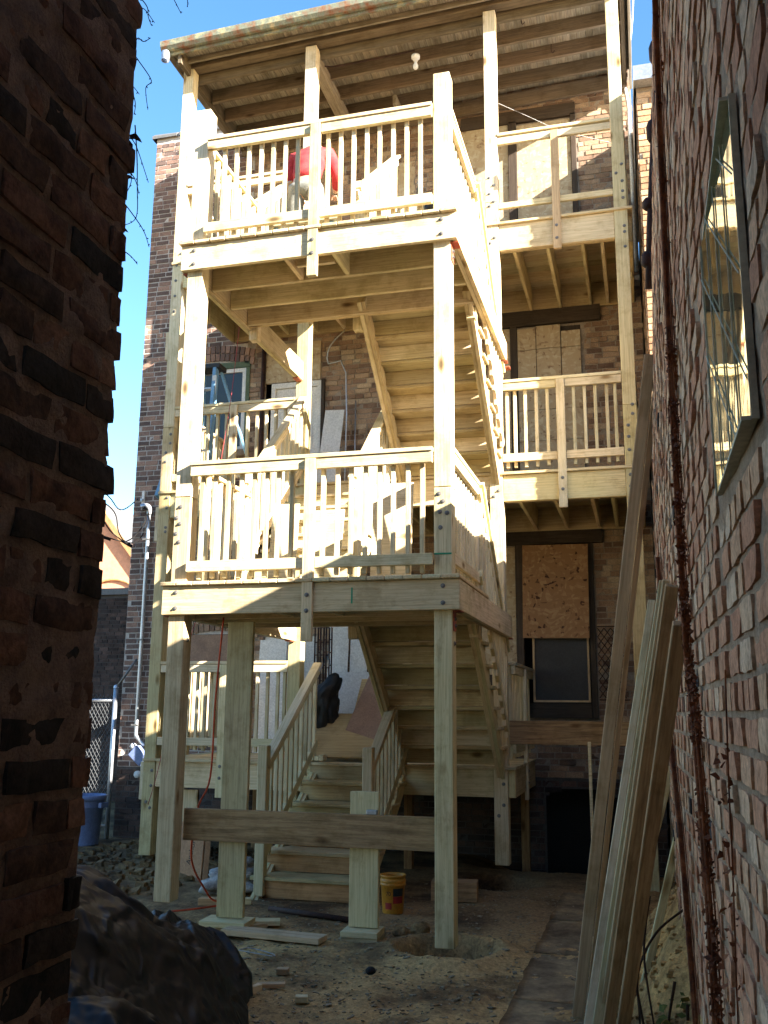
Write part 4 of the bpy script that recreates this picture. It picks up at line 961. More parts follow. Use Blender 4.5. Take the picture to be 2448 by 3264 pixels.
for k in range(9): z = 1.1 + k * .15; [mb.box(-.095 + .035 * i, -.066 + .035 * i, 3.958, 3.972, z + .03 * (i % 2), z + .012 + .03 * (i % 2)) for i in range(6)]
tag(mb.build('folding_gate', 'rust'), 'folded brown iron scissor gate standing on the first deck', 'gate')
pl = MB(); 
o = slab('plywood_sheet', (.50, 3.02, 1.03), .95, .85, .018, 1.02, -.05, 'ply', 'light plywood sheet lying sloped at the top of the yard steps', 'plywood')
o = slab('plywood_sheet', (.62, 3.20, 1.05), .42, 1.15, .018, .72, -.22, 'plyred', 'brown faced plywood strip propped against the stair on the first deck', 'plywood')
o = slab('plywood_sheet', (.56, 3.55, 1.04), .30, .95, .018, .5, -.15, 'ply', 'narrow light plywood strip behind the brown faced one', 'plywood')
o = slab('plywood_sheet', (.12, 3.85, 1.02), .55, .35, .018, .3, -.1, 'plyred', 'small brown sheet at the foot of the leaning plasterboard', 'plywood')
for i, (x0, z0, x1, z1, mt, lab) in enumerate(((-.30, 1.05, .05, 2.20, 'steel', 'shiny metal pole leaning beside the black bundle'), (-.34, 1.05, -.06, 2.0, 'grey', 'grey batten leaning left of the shiny metal pole'), (-.40, 1.05, -.1, 1.85, 'dirty', 'dark batten, outermost of those leaning by the black bundle'))):
    o = board('leaning_pole', (x0, 3.25 + .05 * i, z0), (x1, 4.1, z1), .022, .022, (0, 1, 0), mt, None); tag(o, lab, 'pole')
# crumpled black bundle
def blob(name, c, r3, mat, seed, amp, label, cat, sub=4, kind=None, fold=0.0):
    bm = bmesh.new(); bmesh.ops.create_icosphere(bm, subdivisions=sub, radius=1.0)
    for v in bm.verts:
        d = v.co.normalized(); a = noise.noise(d * 1.7 + Vector((seed, 0, 0))) * amp + noise.ridged_multi_fractal(d * 2.2 + Vector((seed, 3, 0)), 1.0, 2.0, 4, 1.0, 2.0) * fold * .25 + noise.noise(d * 7 + Vector((seed, 0, 5))) * amp * .25
        v.co = Vector((d.x * r3[0], d.y * r3[1], d.z * r3[2])) * (1 + a)
    me = bpy.data.meshes.new(name); bm.to_mesh(me); bm.free(); me.polygons.foreach_set('use_smooth', [True] * len(me.polygons))
    o = link(name, me, M[mat], None, Matrix.Translation(Vector(c))); return tag(o, label, cat, None, kind)
bm = bmesh.new(); bmesh.ops.create_icosphere(bm, subdivisions=4, radius=1.0)
for v in bm.verts:
    d = v.co.normalized(); z = d.z
    a = .28 * noise.noise(d * 2.1) + .38 * (.3 - abs(noise.noise(d * 4.5 + Vector((3, 0, 0))))) + .22 * (.3 - abs(noise.noise(d * 10)))
    wx_ = .19 + .12 * max(0, -z) - .02 * z
    v.co = Vector((d.x * wx_ * (1 + a) + .11 * (z + 1) ** 1.2 * .6, d.y * .16 * (1 + a), z * .46 * (1 + .2 * a)))
    if z > .45: v.co.x += .10 * (z - .45) * 2; 
me = bpy.data.meshes.new('black_bundle'); bm.to_mesh(me); bm.free(); me.polygons.foreach_set('use_smooth', [True] * len(me.polygons))
tag(link('black_bundle', me, M['black'], None, Matrix.Translation((.02, 3.65, 1.46))), 'crumpled black plastic bundle standing on the first deck', 'bundle')
for i in range(7):
    o = ab('lumber_offcut', .02 + .055 * i, .068 + .055 * i, 2.90 + .01 * (i % 2), 3.02, 1.0, 1.045 if i % 2 else 1.06, 'rail', None); tag(o, '%s stick end in the row at the top of the yard steps' % ('first', 'second', 'third', 'fourth', 'fifth', 'sixth', 'last')[i], 'offcut', 'stick ends in a row at the top of the yard steps')
ob = MB()
# bright sheet blocking the middle of the first landing and the materials on it
slab('plywood_sheet', (.95, 1.02, 2.51), .36, .80, .015, .22, 0, 'rail', 'upright pale sheet on the first landing left of the centre post', 'plywood')
slab('plywood_sheet', (1.73, .55, 2.51), .34, .86, .015, .10, 0, 'rail', 'upright pale sheet on the first landing right of the centre post', 'plywood')
slab('plywood_sheet', (.72, .72, 2.51), .24, .78, .015, .15, .1, 'baluster', 'narrow pale sheet on the first landing beside the left posts', 'plywood')
# upper landing: mitre saw table, tools
tb = thing('work_table', 'pale work table with a board laid across on the upper landing', 'table', (.75, 1.0, 5.44))
ab('table_top', .45, 1.12, .85, 1.15, 5.98, 6.02, 'rail', tb)
for x in (.5, 1.05): 
    for y in (.9, 1.1): ab('leg', x - .02, x + .02, y - .02, y + .02, 5.44, 5.978, 'blue', tb)
o = board('loose_board', (1.35, .9, 5.80), (2.02, 1.0, 6.10), .14, .03, (0, 0, 1), 'rail', None); tag(o, 'pale sawn board propped aslant on the upper landing', 'board')
o = board('loose_board', (1.34, .86, 5.45), (1.34, .86, 6.02), .16, .03, (1, 0, 0), 'rail', None); tag(o, 'short wide board standing upright on the upper landing', 'board')
dq = thing('cordless_drill', 'black power tool hanging in front of the wall behind the upper guard', 'tool', (1.86, 1.05, 6.14))
mb = MB(); mb.tube(smooth_path([(1.86, 1.0, 6.30), (1.85, 1.0, 6.22), (1.84, 1.0, 6.12)], 3), .016, 8); mb.build('handle', 'labelblack', dq, True)
mb = MB(); mb.lathe([(0, -.03), (.025, -.03), (.028, .0), (.02, .03), (0, .035)], (1.865, 1.0, 6.31), 10); mb.build('chuck', 'bolt', dq, True)
g_ = blob('work_glove', (1.97, .95, 6.03), (.045, .03, .06), 'labelblack', 4, .35, 'black work glove beside the upright baluster of the upper guard', 'glove', 3)

# ============================================================ WORKER
def skin_body(name, verts, edges, radii, mat, parent=None, root=0, sub=2):
    me = bpy.data.meshes.new(name); me.from_pydata([tuple(v) for v in verts], edges, []); me.update()
    o = bpy.data.objects.new(name, me); col.objects.link(o)
    md = o.modifiers.new('skin', 'SKIN'); md.use_smooth_shade = True
    for i, r_ in enumerate(radii):
        rr = r_ if isinstance(r_, tuple) else (r_, r_); me.skin_vertices[0].data[i].radius = rr
    me.skin_vertices[0].data[root].use_root = True
    o.modifiers.new('sub', 'SUBSURF').levels = sub; o.modifiers['sub'].render_levels = sub
    dg = bpy.context.evaluated_depsgraph_get(); ev = o.evaluated_get(dg); me2 = bpy.data.meshes.new_from_object(ev)
    bpy.data.objects.remove(o); me2.polygons.foreach_set('use_smooth', [True] * len(me2.polygons)); me2.materials.clear(); me2.materials.append(M[mat])
    return link(name, me2, None, parent)
PX, PY, PZ = .36, 2.02, 6.17
pe = thing('person', 'worker in a red hooded top and grey trousers bending away behind the upper guard', 'person', (PX, PY, PZ))
def P3(x, y, z): return (PX + x, PY + y, PZ + z)
V = [P3(0, 0, .92), P3(0, .03, 1.06), P3(0, .09, 1.24), P3(0, .17, 1.40), P3(0, .25, 1.48), P3(0, .33, 1.53), P3(0, .39, 1.58),
     P3(-.11, 0, .88), P3(-.13, .03, .50), P3(-.14, -.03, .09), P3(-.14, .10, .04), P3(.11, 0, .88), P3(.14, .04, .50), P3(.15, -.02, .09), P3(.15, .11, .04),
     P3(-.19, .18, 1.38), P3(-.27, .19, 1.12), P3(-.20, .36, .98), P3(.19, .18, 1.38), P3(.28, .19, 1.13), P3(.22, .36, 1.0)]
E = [(0, 1), (1, 2), (2, 3), (3, 4), (4, 5), (5, 6), (0, 7), (7, 8), (8, 9), (9, 10), (0, 11), (11, 12), (12, 13), (13, 14), (3, 15), (15, 16), (16, 17), (3, 18), (18, 19), (19, 20)]
RD = [(.13, .10), (.14, .105), (.155, .115), (.15, .11), (.06, .06), (.085, .095), (.075, .085), .09, .062, .045, .04, .09, .062, .045, .04, .065, .048, .036, .065, .048, .036]
skin_body('body', V, E, RD, 'skin', pe)
V = [P3(0, .0, .96), P3(0, .03, 1.08), P3(0, .09, 1.25), P3(0, .16, 1.39), P3(0, .22, 1.45), P3(-.20, .18, 1.37), P3(-.29, .19, 1.12), P3(-.215, .34, 1.0), P3(.20, .18, 1.37), P3(.30, .19, 1.13), P3(.235, .34, 1.02)]
skin_body('hooded_top', V, [(0, 1), (1, 2), (2, 3), (3, 4), (3, 5), (5, 6), (6, 7), (3, 8), (8, 9), (9, 10)], [(.175, .135), (.175, .14), (.185, .145), (.175, .135), (.10, .10), .088, .072, .056, .088, .072, .056], 'hoodie', pe)
V = [P3(0, 0, .95), P3(-.11, 0, .86), P3(-.135, .03, .50), P3(-.14, -.02, .10), P3(.11, 0, .86), P3(.145, .04, .50), P3(.15, -.01, .10)]
skin_body('trousers', V, [(0, 1), (1, 2), (2, 3), (0, 4), (4, 5), (5, 6)], [(.155, .12), .112, .082, .07, .112, .082, .07], 'pants', pe)
for s in (-1, 1):
    V = [P3(s * .145, -.05, .05), P3(s * .145, .05, .045), P3(s * .15, .16, .04)]; skin_body('boot', V, [(0, 1), (1, 2)], [.055, .05, .042], 'card', pe)
    for k in range(4):
        b_ = Vector(P3(s * .21, .36, .99)); d = Vector((s * -.01 + (k - 1.5) * .012, .02, 0)); V = [b_ + d, b_ + d + Vector((0, .04, -.01)), b_ + d + Vector((0, .065 - .006 * abs(k - 1.5), -.035))]
        skin_body('finger', V, [(0, 1), (1, 2)], [.010, .009, .008], 'skin', pe, sub=1)
    V = [Vector(P3(s * .19, .36, .99)), Vector(P3(s * .165, .385, .97)), Vector(P3(s * .16, .41, .955))]; skin_body('thumb', V, [(0, 1), (1, 2)], [.012, .011, .009], 'skin', pe, sub=1)
V = [P3(0, .36, 1.50), P3(0, .40, 1.57), P3(0, .42, 1.62)]
skin_body('hair', V, [(0, 1), (1, 2)], [(.075, .07), (.088, .09), (.06, .07)], 'hair', pe)

# ============================================================ BOARDS LEANING ON THE RIGHT WALL
def lean(b_, t_, w_, th, mat, label, wd=(0, 1, 0), group='boards leaning on the right brick wall'):
    o = board('leaning_board', b_, t_, w_, th, wd, mat, None); return tag(o, label, 'board', group)
lean((3.245, -1.18, -.10), (3.785, -1.72, 3.42), .062, .038, 'grey', 'longest pale board at the left of the leaning bundle', (1, 0, 0))
lean((3.295, -1.14, -.10), (3.835, -1.68, 3.44), .030, .038, 'grey', 'longest narrow board, pressed against the longest pale one', (1, 0, 0))
lean((3.32, -2.44, -.10), (3.730, -1.70, 2.08), .036, .038, 'lumber', 'greenish narrow board with a square top, second from the left of the bundle', (1, 0, 0))
lean((3.356, -2.46, -.10), (3.775, -2.68, 2.056), .042, .036, 'rail', 'pale yellow board with the highest square top of the shorter leaning boards', (1, 0, 0))
lean((3.404, -2.44, -.10), (3.788, -3.26, 1.962), .046, .038, 'dirty', 'stained brown board leaning just left of the rightmost one', (1, 0, 0))
lean((3.462, -2.42, -.10), (3.800, -3.54, 1.80), .050, .038, 'dirty', 'rightmost brown board of the leaning bundle, its top near the ivy', (1, 0, 0))
lean((3.47, -.95, .05), (3.76, -.95, 1.42), .045, .03, 'lumber', 'thin green batten half hidden behind the brown boards of the bundle', (1, 0, 0))
lean((3.42, -1.10, .0), (3.755, -1.45, 1.16), .040, .04, 'riser', 'short orange batten low in the leaning bundle', (1, 0, 0))
lean((3.42, -1.25, .0), (3.785, -1.50, 1.24), .050, .036, 'rail', 'short pale stick lying over the orange batten', (1, 0, 0))
lean((3.60, -1.45, .15), (3.82, -1.62, .98), .040, .03, 'lumber', 'lowest pale stick near the foot of the right wall', (1, 0, 0))
lean((3.372, -2.40, -.10), (3.778, -2.90, 2.03), .028, .035, 'lumber2', 'thin tan stick squeezed against the pale yellow board of the leaning bundle', (1, 0, 0))
lean((3.50, -1.60, -.08), (3.775, -1.90, 1.60), .035, .03, 'grey', 'thin pale stick half hidden behind the rightmost brown board', (1, 0, 0))
rr_s = random.Random(77)
# low shrubby stems at the foot of the heap
sh = thing('bare_shrub', 'bare woody stems bending over the dirt heap under the right wall', 'shrub', (3.65, -2.3, .1))
for pts in ([(3.80, -1.9, .62), (3.68, -2.1, .55), (3.60, -2.25, .42), (3.59, -2.3, .25), (3.61, -2.35, .05), (3.66, -2.4, -.1)], [(3.53, -2.0, .75), (3.55, -2.1, .5), (3.53, -2.2, .2), (3.56, -2.3, -.1)],
            [(3.66, -2.2, .72), (3.62, -2.3, .5), (3.66, -2.4, .2), (3.68, -2.4, -.1)], [(3.74, -2.5, .45), (3.70, -2.5, .2), (3.70, -2.5, -.05)], [(3.58, -2.4, .40), (3.63, -2.45, .2), (3.69, -2.5, .1), (3.72, -2.5, -.1)], [(3.78, -2.7, .42), (3.765, -2.7, .1)], [(3.60, -2.6, .15), (3.66, -2.65, .0), (3.70, -2.7, -.1)]):
    tube_obj('stem', [(a + rr_s.uniform(-.008, .008), b_ + rr_s.uniform(-.008, .008), c_) for a, b_, c_ in pts], .0065, 'vine', sh, 6, .0025)
ml = MB(); rr = random.Random(5)
for i in range(15):
    c = Vector((rr.uniform(3.66, 3.80), rr.uniform(-2.9, -2.3), 0)); c.z = gz(c.x, c.y) + rr.uniform(.01, .12); a = Vector((rr.uniform(-1, 1), rr.uniform(-1, 1), rr.uniform(-.3, .6))).normalized() * rr.uniform(.012, .03); b_ = a.orthogonal().normalized() * a.length * .6
    ml.quad(c - a, c + b_, c + a, c - b_)
M['greenleaf'] = rough_mat('low_green_leaf', (0.05, 0.08, 0.02), (0.16, 0.15, 0.03), 30, .8, .2)
o = ml.build('leaves', 'greenleaf', sh); o['kind'] = 'stuff'

# ============================================================ TARP HEAP ON THE LEFT
def th(x, y):
    def hump(cx, cy, rx, ry, h, p=1.6): d = ((x - cx) / rx) ** 2 + ((y - cy) / ry) ** 2; return h * max(0, 1 - d) ** (1 / p) if d < 1 else 0
    hs_ = [hump(1.02, -2.95, .62, 1.0, 1.10), hump(1.10, -2.25, .62, .75, .70), hump(.95, -1.5, .50, .55, .60), hump(1.45, -3.4, .62, .9, .70), hump(1.15, -2.6, .66, .9, .84)]
    z = max(0, math.log(sum(math.exp(9 * h_) for h_ in hs_) / 5 + .8) / 9 + .06) if max(hs_) > .02 else max(hs_)
    w1 = noise.noise(Vector((x * 1.6, y * 1.6, 2))); w2 = noise.noise(Vector((x * 1.9, y * 1.9, 12)))
    u = x * .55 + y * .85 + .35 * w1; v = x * .9 - y * .35 + .30 * w2
    def ridge(t): t = abs(noise.noise(Vector(t))); t = max(0, 1 - t * 3.0); return t * t * (3 - 2 * t)
    k = min(1, z / .22)
    f = .07 * w1 + .07 * ridge((v * 2.4, u * .8, 3)) + .045 * ridge((v * 3.6 + 4, u * 1.6, 7)) + .018 * ridge((v * 8.5, u * 3.0, 9)) + .010 * ridge((u * 6 + 2, v * 9, 5)) - .06
    return -.16 + z + k * (f + .006 * noise.noise(Vector((x * 30, y * 30, 1))))
V = []; F = []; nX, nY = 190, 330; x0, x1, y0, y1 = .4, 2.15, -4.2, -.95
for j in range(nY + 1):
    for i in range(nX + 1): x = x0 + (x1 - x0) * i / nX; y = y0 + (y1 - y0) * j / nY; V.append((x, y, th(x, y)))
F = [(j * (nX + 1) + i, j * (nX + 1) + i + 1, (j + 1) * (nX + 1) + i + 1, (j + 1) * (nX + 1) + i) for j in range(nY) for i in range(nX)]
mt, n, b = new_mat('dark_tarpaulin'); ge = N(n, 'ShaderNodeNewGeometry')
n1 = N(n, 'ShaderNodeTexNoise', i_Scale=2.2, i_Detail=3.0); L(n, ge.outputs['Position'], n1.inputs[0])
sz = N(n, 'ShaderNodeSeparateXYZ'); L(n, ge.outputs['Position'], sz.inputs[0])
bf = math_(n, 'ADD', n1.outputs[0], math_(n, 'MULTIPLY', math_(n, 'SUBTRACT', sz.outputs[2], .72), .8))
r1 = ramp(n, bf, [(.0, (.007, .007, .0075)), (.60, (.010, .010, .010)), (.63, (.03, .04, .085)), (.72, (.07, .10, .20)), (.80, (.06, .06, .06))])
n2 = N(n, 'ShaderNodeTexNoise', i_Scale=14.0, i_Detail=7.0, i_Roughness=.75, i_Distortion=1.2); L(n, ge.outputs['Position'], n2.inputs[0])
dst = ramp(n, n2.outputs[0], [(.54, (0, 0, 0)), (.76, (.12, .12, .12))])
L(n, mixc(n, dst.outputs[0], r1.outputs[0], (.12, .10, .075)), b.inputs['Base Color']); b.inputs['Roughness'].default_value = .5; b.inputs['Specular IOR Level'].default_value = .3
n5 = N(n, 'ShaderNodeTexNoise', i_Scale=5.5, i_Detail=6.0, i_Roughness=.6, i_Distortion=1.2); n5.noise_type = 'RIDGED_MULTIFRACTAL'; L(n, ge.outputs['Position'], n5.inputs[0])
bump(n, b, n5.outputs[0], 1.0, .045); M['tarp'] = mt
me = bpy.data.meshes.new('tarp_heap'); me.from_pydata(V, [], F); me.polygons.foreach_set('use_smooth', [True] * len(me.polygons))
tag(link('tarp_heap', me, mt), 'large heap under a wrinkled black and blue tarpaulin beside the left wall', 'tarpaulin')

# ============================================================ LEFT YARD: BIN, GATE, METER, PIPES, FAR BUILDINGS
bn = thing('rubbish_bin', 'grey blue plastic rubbish bin in front of the chain link gate', 'bin', (-2.95, 3.9, -.1))
mb = MB(); mb.lathe([(0, 0), (.18, 0), (.185, .02), (.22, .52), (.245, .53), (.25, .58), (.238, .585), (.225, .54), (.17, .03), (0, .03)], (-2.98, 3.9, -.1), 28); mb.build('tub', 'bin', bn, True)
for s in (-1, 1): ab('handle', -2.98 + s * .245 - .02, -2.98 + s * .245 + .02, 3.82, 3.98, .34, .40, 'bin', bn)
gt = thing('chain_link_gate', 'chain link gate on a steel post at the left corner of the brick building', 'gate', (-3.05, 4.6, -.2))
mb = MB(); mb.tube([(-3.02, 4.5, -.2), (-3.02, 4.5, 1.78)], .03, 10); mb.lathe([(.034, 0), (.03, .03), (0, .045)], (-3.02, 4.5, 1.78), 10); mb.build('post', 'steel', gt, True)
mb = MB(); mb.tube([(-3.02, 4.5, 1.62), (-4.6, 4.5, 1.62)], .02, 8); mb.tube([(-3.02, 4.5, .05), (-4.6, 4.5, .05)], .02, 8); mb.build('rail', 'steel', gt, True)
mb = MB(); s = .055
for i in range(-30, 30):
    for d in (-1, 1):
        xa = -3.05 - i * s; za = .05; pts = []
        za2 = 1.70
        xb = xa - d * (za2 - za) * .62
        # clip to gate
        a = Vector((xa, 4.5, za)); b2 = Vector((xb, 4.5, za2)); 
        t0, t1 = 0.0, 1.0
        dx = b2.x - a.x
        for lim, sgn in ((-3.05, 1), (-4.6, -1)):
            ta = (lim - a.x) / dx
            if (a.x - lim) * sgn > 0: t0 = max(t0, ta)
            if (b2.x - lim) * sgn > 0: t1 = min(t1, ta)
        if t1 - t0 > .02: mb.tube([a.lerp(b2, t0), a.lerp(b2, t1)], .0025, 3)
o = mb.build('wire_mesh', 'mesh', gt)
pipe('brace_rod', [(-3.0, 4.5, 1.80), (-2.90, 4.55, 1.98), (-2.80, 4.60, 2.16)], .016, 'bolt', 'short dark rod from the gate post up to the brick wall', 'rod', 8)
cdt = thing('electric_conduit', 'tall galvanised conduit with a weatherhead on the left brick wall', 'conduit', (-2.70, 4.58, .8))
mb = MB(); mb.tube(smooth_path([(-2.735, 4.58, 4.10), (-2.735, 4.58, 2.6), (-2.735, 4.58, 1.28), (-2.72, 4.58, 1.17), (-2.66, 4.58, 1.10), (-2.60, 4.58, 1.05)], 5), .026, 12); mb.build('pipe', 'steel', cdt, True)
mb = MB(); mb.tube(smooth_path([(-2.735, 4.58, 4.10), (-2.735, 4.575, 4.18), (-2.775, 4.56, 4.22), (-2.84, 4.54, 4.20)], 4), .035, 12, .045); mb.build('weatherhead', 'steel', cdt, True)
for z in (3.75, 2.4, 1.3): ab('strap', -2.80, -2.70, 4.55, 4.60, z, z + .02, 'bolt', cdt, 0)
mt_ = thing('meter_box', 'small grey meter box tilted on the wall behind the left porch post', 'meter box', (-2.66, 4.5, .92))
mw = Matrix.Translation((-2.62, 4.50, .93)) @ Matrix.Rotation(.7, 4, 'Y'); link('housing', box_mesh(.22, .14, .16, M['bin'], .01), None, mt_, mw)
mb = MB(); mb.lathe([(0, 0), (.045, 0), (.045, .05), (.03, .06), (0, .06)], (0, 0, 0), 14); mb.build('dial', 'drywall', mt_, True, Matrix.Translation((-2.72, 4.48, 1.02)) @ Matrix.Rotation(.7, 4, 'Y'))
mb = MB(); mb.lathe([(0, 0), (.045, 0), (.045, .04), (0, .04)], (0, 0, 0), 14); mb.build('dial', 'drywall', mt_, True, Matrix.Translation((-2.60, 4.46, .70)) @ Matrix.Rotation(R(90), 4, 'X'))
wb = thing('cable_bracket', 'small slotted white bracket above the conduit on the left brick wall', 'bracket', (-2.86, 4.62, 4.33))
ab('plate', -2.885, -2.845, 4.61, 4.64, 4.18, 4.45, 'white', wb, .003); mb = MB(); mb.lathe([(0, 0), (.02, 0), (.02, .03), (0, .03)], (-2.865, 4.59, 4.30), 8); mb.build('insulator', 'steel', wb)
cb = thing('overhead_cables', 'black service cables with two splice sleeves looping from the left to the conduit', 'cable', (-2.9, 4.3, 3.8))
for pts in ([(-3.6, 3.6, 4.5), (-3.15, 3.9, 4.22), (-2.98, 4.1, 4.05), (-2.93, 4.15, 3.80), (-2.86, 4.2, 3.66)], [(-3.6, 3.6, 4.52), (-3.1, 4.0, 4.30), (-2.95, 4.2, 4.10), (-2.875, 4.5, 4.31)],
            [(-3.3, 3.6, 3.95), (-3.15, 3.9, 3.75), (-3.02, 4.0, 3.70), (-2.86, 4.2, 3.66)], [(-2.86, 4.2, 3.66), (-2.78, 4.3, 3.75), (-2.70, 4.4, 3.95), (-2.74, 4.5, 4.16), (-2.82, 4.53, 4.2)],
            [(-2.86, 4.2, 3.66), (-2.74, 4.3, 3.68), (-2.66, 4.4, 3.9), (-2.72, 4.5, 4.15), (-2.82, 4.53, 4.18)], [(-3.08, 3.9, 4.2), (-3.09, 4.0, 3.98), (-3.02, 4.1, 3.80), (-2.86, 4.2, 3.66)]):
    tube_obj('cable', pts, .008, 'cable', cb, 6)
for a, b_ in (((-3.08, 3.95, 3.71), (-2.96, 4.03, 3.67)), ((-2.87, 4.18, 3.67), (-2.75, 4.2, 3.60))):
    mb = MB(); mb.tube([a, b_], .022, 10); mb.build('splice_sleeve', 'cable', cb, True)
GA = thing('garage', 'dark brick garage beyond the chain link gate at the left', 'garage', (-6, 9, -.1))
mb = MB(); mb.box(-11, -5.0, 9.0, 13, -.4, 3.60); mb.build('core', 'mortar_dark', GA)
brick_wall(GA, (-7.6, 8.99, -.1), (1, 0, 0), (0, -1, 0), 2.6, 0, 3.7, M['brick_dark'], H=.058, joint=.012, nx=2, nz=1, limit=150, D_=.01, margin=60, proud=.004)
mb = MB(); mb.box(-11.05, -4.95, 8.94, 13.05, 3.60, 3.72); mb.build('coping', 'tile', GA)
CH = thing('church_gable', 'sunlit orange brick gable far behind the garage', 'building', (-19, 30, -.1))
mb = MB(); mb.v = [(-24, 30, -.2), (-14, 30, -.2), (-14, 30, 3.6), (-19.6, 30, 10.4), (-24, 30, 4.9), (-24, 42, -.2), (-14, 42, -.2), (-14, 42, 3.6), (-19.6, 42, 10.4), (-24, 42, 4.9)]
mb.f = [(0, 1, 2, 3, 4), (5, 9, 8, 7, 6), (0, 4, 9, 5), (1, 6, 7, 2)]; mb.build('wall', 'slate', CH)
board('verge', (-19.6, 29.9, 10.45), (-13.9, 29.9, 3.55), .22, .25, (0, 0, 1), 'riser', CH); board('verge', (-19.6, 29.9, 10.45), (-24.1, 29.9, 4.85), .22, .25, (0, 0, 1), 'riser', CH)
mb = MB(); mb.v = [(-19.6, 29.8, 10.6), (-13.8, 29.8, 3.7), (-13.8, 42.2, 3.7), (-19.6, 42.2, 10.6), (-24.2, 29.8, 5.0), (-24.2, 42.2, 5.0)]; mb.f = [(0, 1, 2, 3), (0, 3, 5, 4)]; mb.build('roof', 'tile', CH)
mb = MB()
for r_ in (1.75,): mb.tube([(-18.6 + r_ * math.cos(a * math.pi / 16), 29.95, 5.3 + r_ * math.sin(a * math.pi / 16)) for a in range(17)], .05, 6)
mb.build('window_arch', 'riser', CH)

# ============================================================ CORDS, BUCKET, LITTER
pipe('extension_cord', [(-.72, 2.82, 5.9), (-.77, 2.78, 5.0), (-.85, 2.7, 4.0), (-.9, 2.5, 2.6), (-.95, 2.2, 1.9), (-1.0, 2.0, 1.0), (-1.05, 1.9, .6)], .0035, 'labelred', 'thin red cord hanging from the second floor past the left bay', 'cord', 5, 5)
pipe('extension_cord', [(.42, .26, 2.24), (.38, .26, 1.6), (.36, .27, 1.0), (.25, .3, .75), (.12, .5, .35), (.06, .9, .05), (.12, 1.0, -.06), (.3, 1.1, -.07), (.1, .75, -.07), (-.1, .6, -.08)], .008, 'cord', 'orange extension cord running down behind the tall prop board to the ground', 'cord', 6, 6)
pipe('extension_cord', [(.62, .9, 2.60), (.7, .8, 2.52), (.95, .7, 2.53), (1.2, .6, 2.52), (1.5, .9, 2.62), (1.55, 1.35, 2.9), (1.5, 1.9, 3.3)], .007, 'labelred', 'dark red cord curling across the first landing', 'cord', 6, 6)
bk = thing('paint_bucket', 'yellow plastic bucket with a red and black label right of the yard steps', 'bucket', (1.65, .98, -.1))
bc = (1.60, 1.20, -.10)
mb = MB(); mb.lathe([(r_ * .84, z_ * .84) for r_, z_ in [(0, 0), (.098, 0), (.102, .01), (.118, .255), (.127, .26), (.128, .275), (.121, .28), (.127, .29), (.128, .31), (.122, .315), (.122, .335), (.128, .34), (.129, .355), (.118, .357), (.112, .33), (.094, .02), (0, .02)]], bc, 32); bod = mb.build('body', 'yellow', bk, True)
def decal(a0, a1, z0, z1, mat, off=.002):
    mb = MB(); k = 8
    for i in range(k):
        t0 = a0 + (a1 - a0) * i / k; t1 = a0 + (a1 - a0) * (i + 1) / k; f = lambda t, z: (bc[0] + (.1 * .84 + .0635 * z + off) * math.cos(t), bc[1] + (.1 * .84 + .0635 * z + off) * math.sin(t), bc[2] + z)
        mb.quad(f(t0, z0), f(t1, z0), f(t1, z1), f(t0, z1))
    mb.build('label', mat, bk, True)
decal(R(-75), R(-20), .14, .20, 'labelblack'); decal(R(-75), R(-20), .085, .138, 'labelred'); decal(R(-118), R(-82), .04, .09, 'labelred', .0022)
def text(s, size, mw, mat, name, parent):
    cu_ = bpy.data.curves.new(name, 'FONT'); cu_.body = s; cu_.size = size; cu_.extrude = .0004; cu_.align_x = 'CENTER'
    o = bpy.data.objects.new(name, cu_); col.objects.link(o); dg = bpy.context.evaluated_depsgraph_get(); me = bpy.data.meshes.new_from_object(o.evaluated_get(dg)); bpy.data.objects.remove(o)
    me.materials.clear(); return link(name, me, M[mat], parent, mw)
t = R(-98); text('70', .045, Matrix.Translation((bc[0] + .0975 * math.cos(t), bc[1] + .0975 * math.sin(t), bc[2] + .145)) @ Matrix.Rotation(t + R(90), 4, 'Z') @ Matrix.Rotation(R(90), 4, 'X'), 'labelblack', 'lettering', bk)
crd = thing('cardboard_box', 'flattened orange cardboard box standing against the left front post', 'cardboard box', (-.75, 2.1, -.1))
cw = Matrix.Translation((-.70, 2.12, .16)) @ Matrix.Rotation(R(-8), 4, 'Z') @ Matrix.Rotation(R(-5), 4, 'X')
link('panel', box_mesh(.34, .02, .54, M['card'], .002), None, crd, cw); link('panel', box_mesh(.05, .02, .54, M['card'], .002), None, crd, cw @ Matrix.Translation((.20, .02, 0)) @ Matrix.Rotation(.6, 4, 'Z'))
text('Anchors', .075, cw @ Matrix.Translation((.07, -.012, .02)) @ Matrix.Rotation(R(90), 4, 'Y') @ Matrix.Rotation(R(90), 4, 'X') if False else cw @ Matrix.Translation((.06, -.012, .0)) @ Matrix.Rotation(R(90), 4, 'X') @ Matrix.Rotation(R(80), 4, 'Z'), 'labelblack', 'lettering', crd)
blob('crumpled_paper', (-.02, 1.55, -.02), (.22, .18, .12), 'rag', 2, .6, 'crumpled grey paper sacks left of the yard steps', 'paper', 4)
blob('crumpled_paper', (-.35, 2.5, -.03), (.2, .15, .10), 'rag', 6, .6, 'crumpled paper behind the left front post', 'paper', 3)
blob('stone', (2.0, .45, -.05), (.08, .06, .05), 'ground', 3, .3, 'dark lump of stone by the hole at the right front post', 'stone', 3)
blob('stone', (1.88, .36, -.06), (.06, .05, .04), 'ground', 5, .3, 'darker stone left of the lump by the post hole', 'stone', 3)
blob('coal_lump', (1.93, -.62, -.085), (.035, .03, .025), 'dark', 8, .3, 'small black lump on the dirt in the foreground', 'stone', 2)
mb = MB(); mb.tube(smooth_path([(.95, -.42, -.075), (1.22, -.52, -.07), (1.24, -.50, -.07), (1.18, -.43, -.075), (1.0, -.36, -.07), (.95, -.42, -.075)], 4), .004, 5)
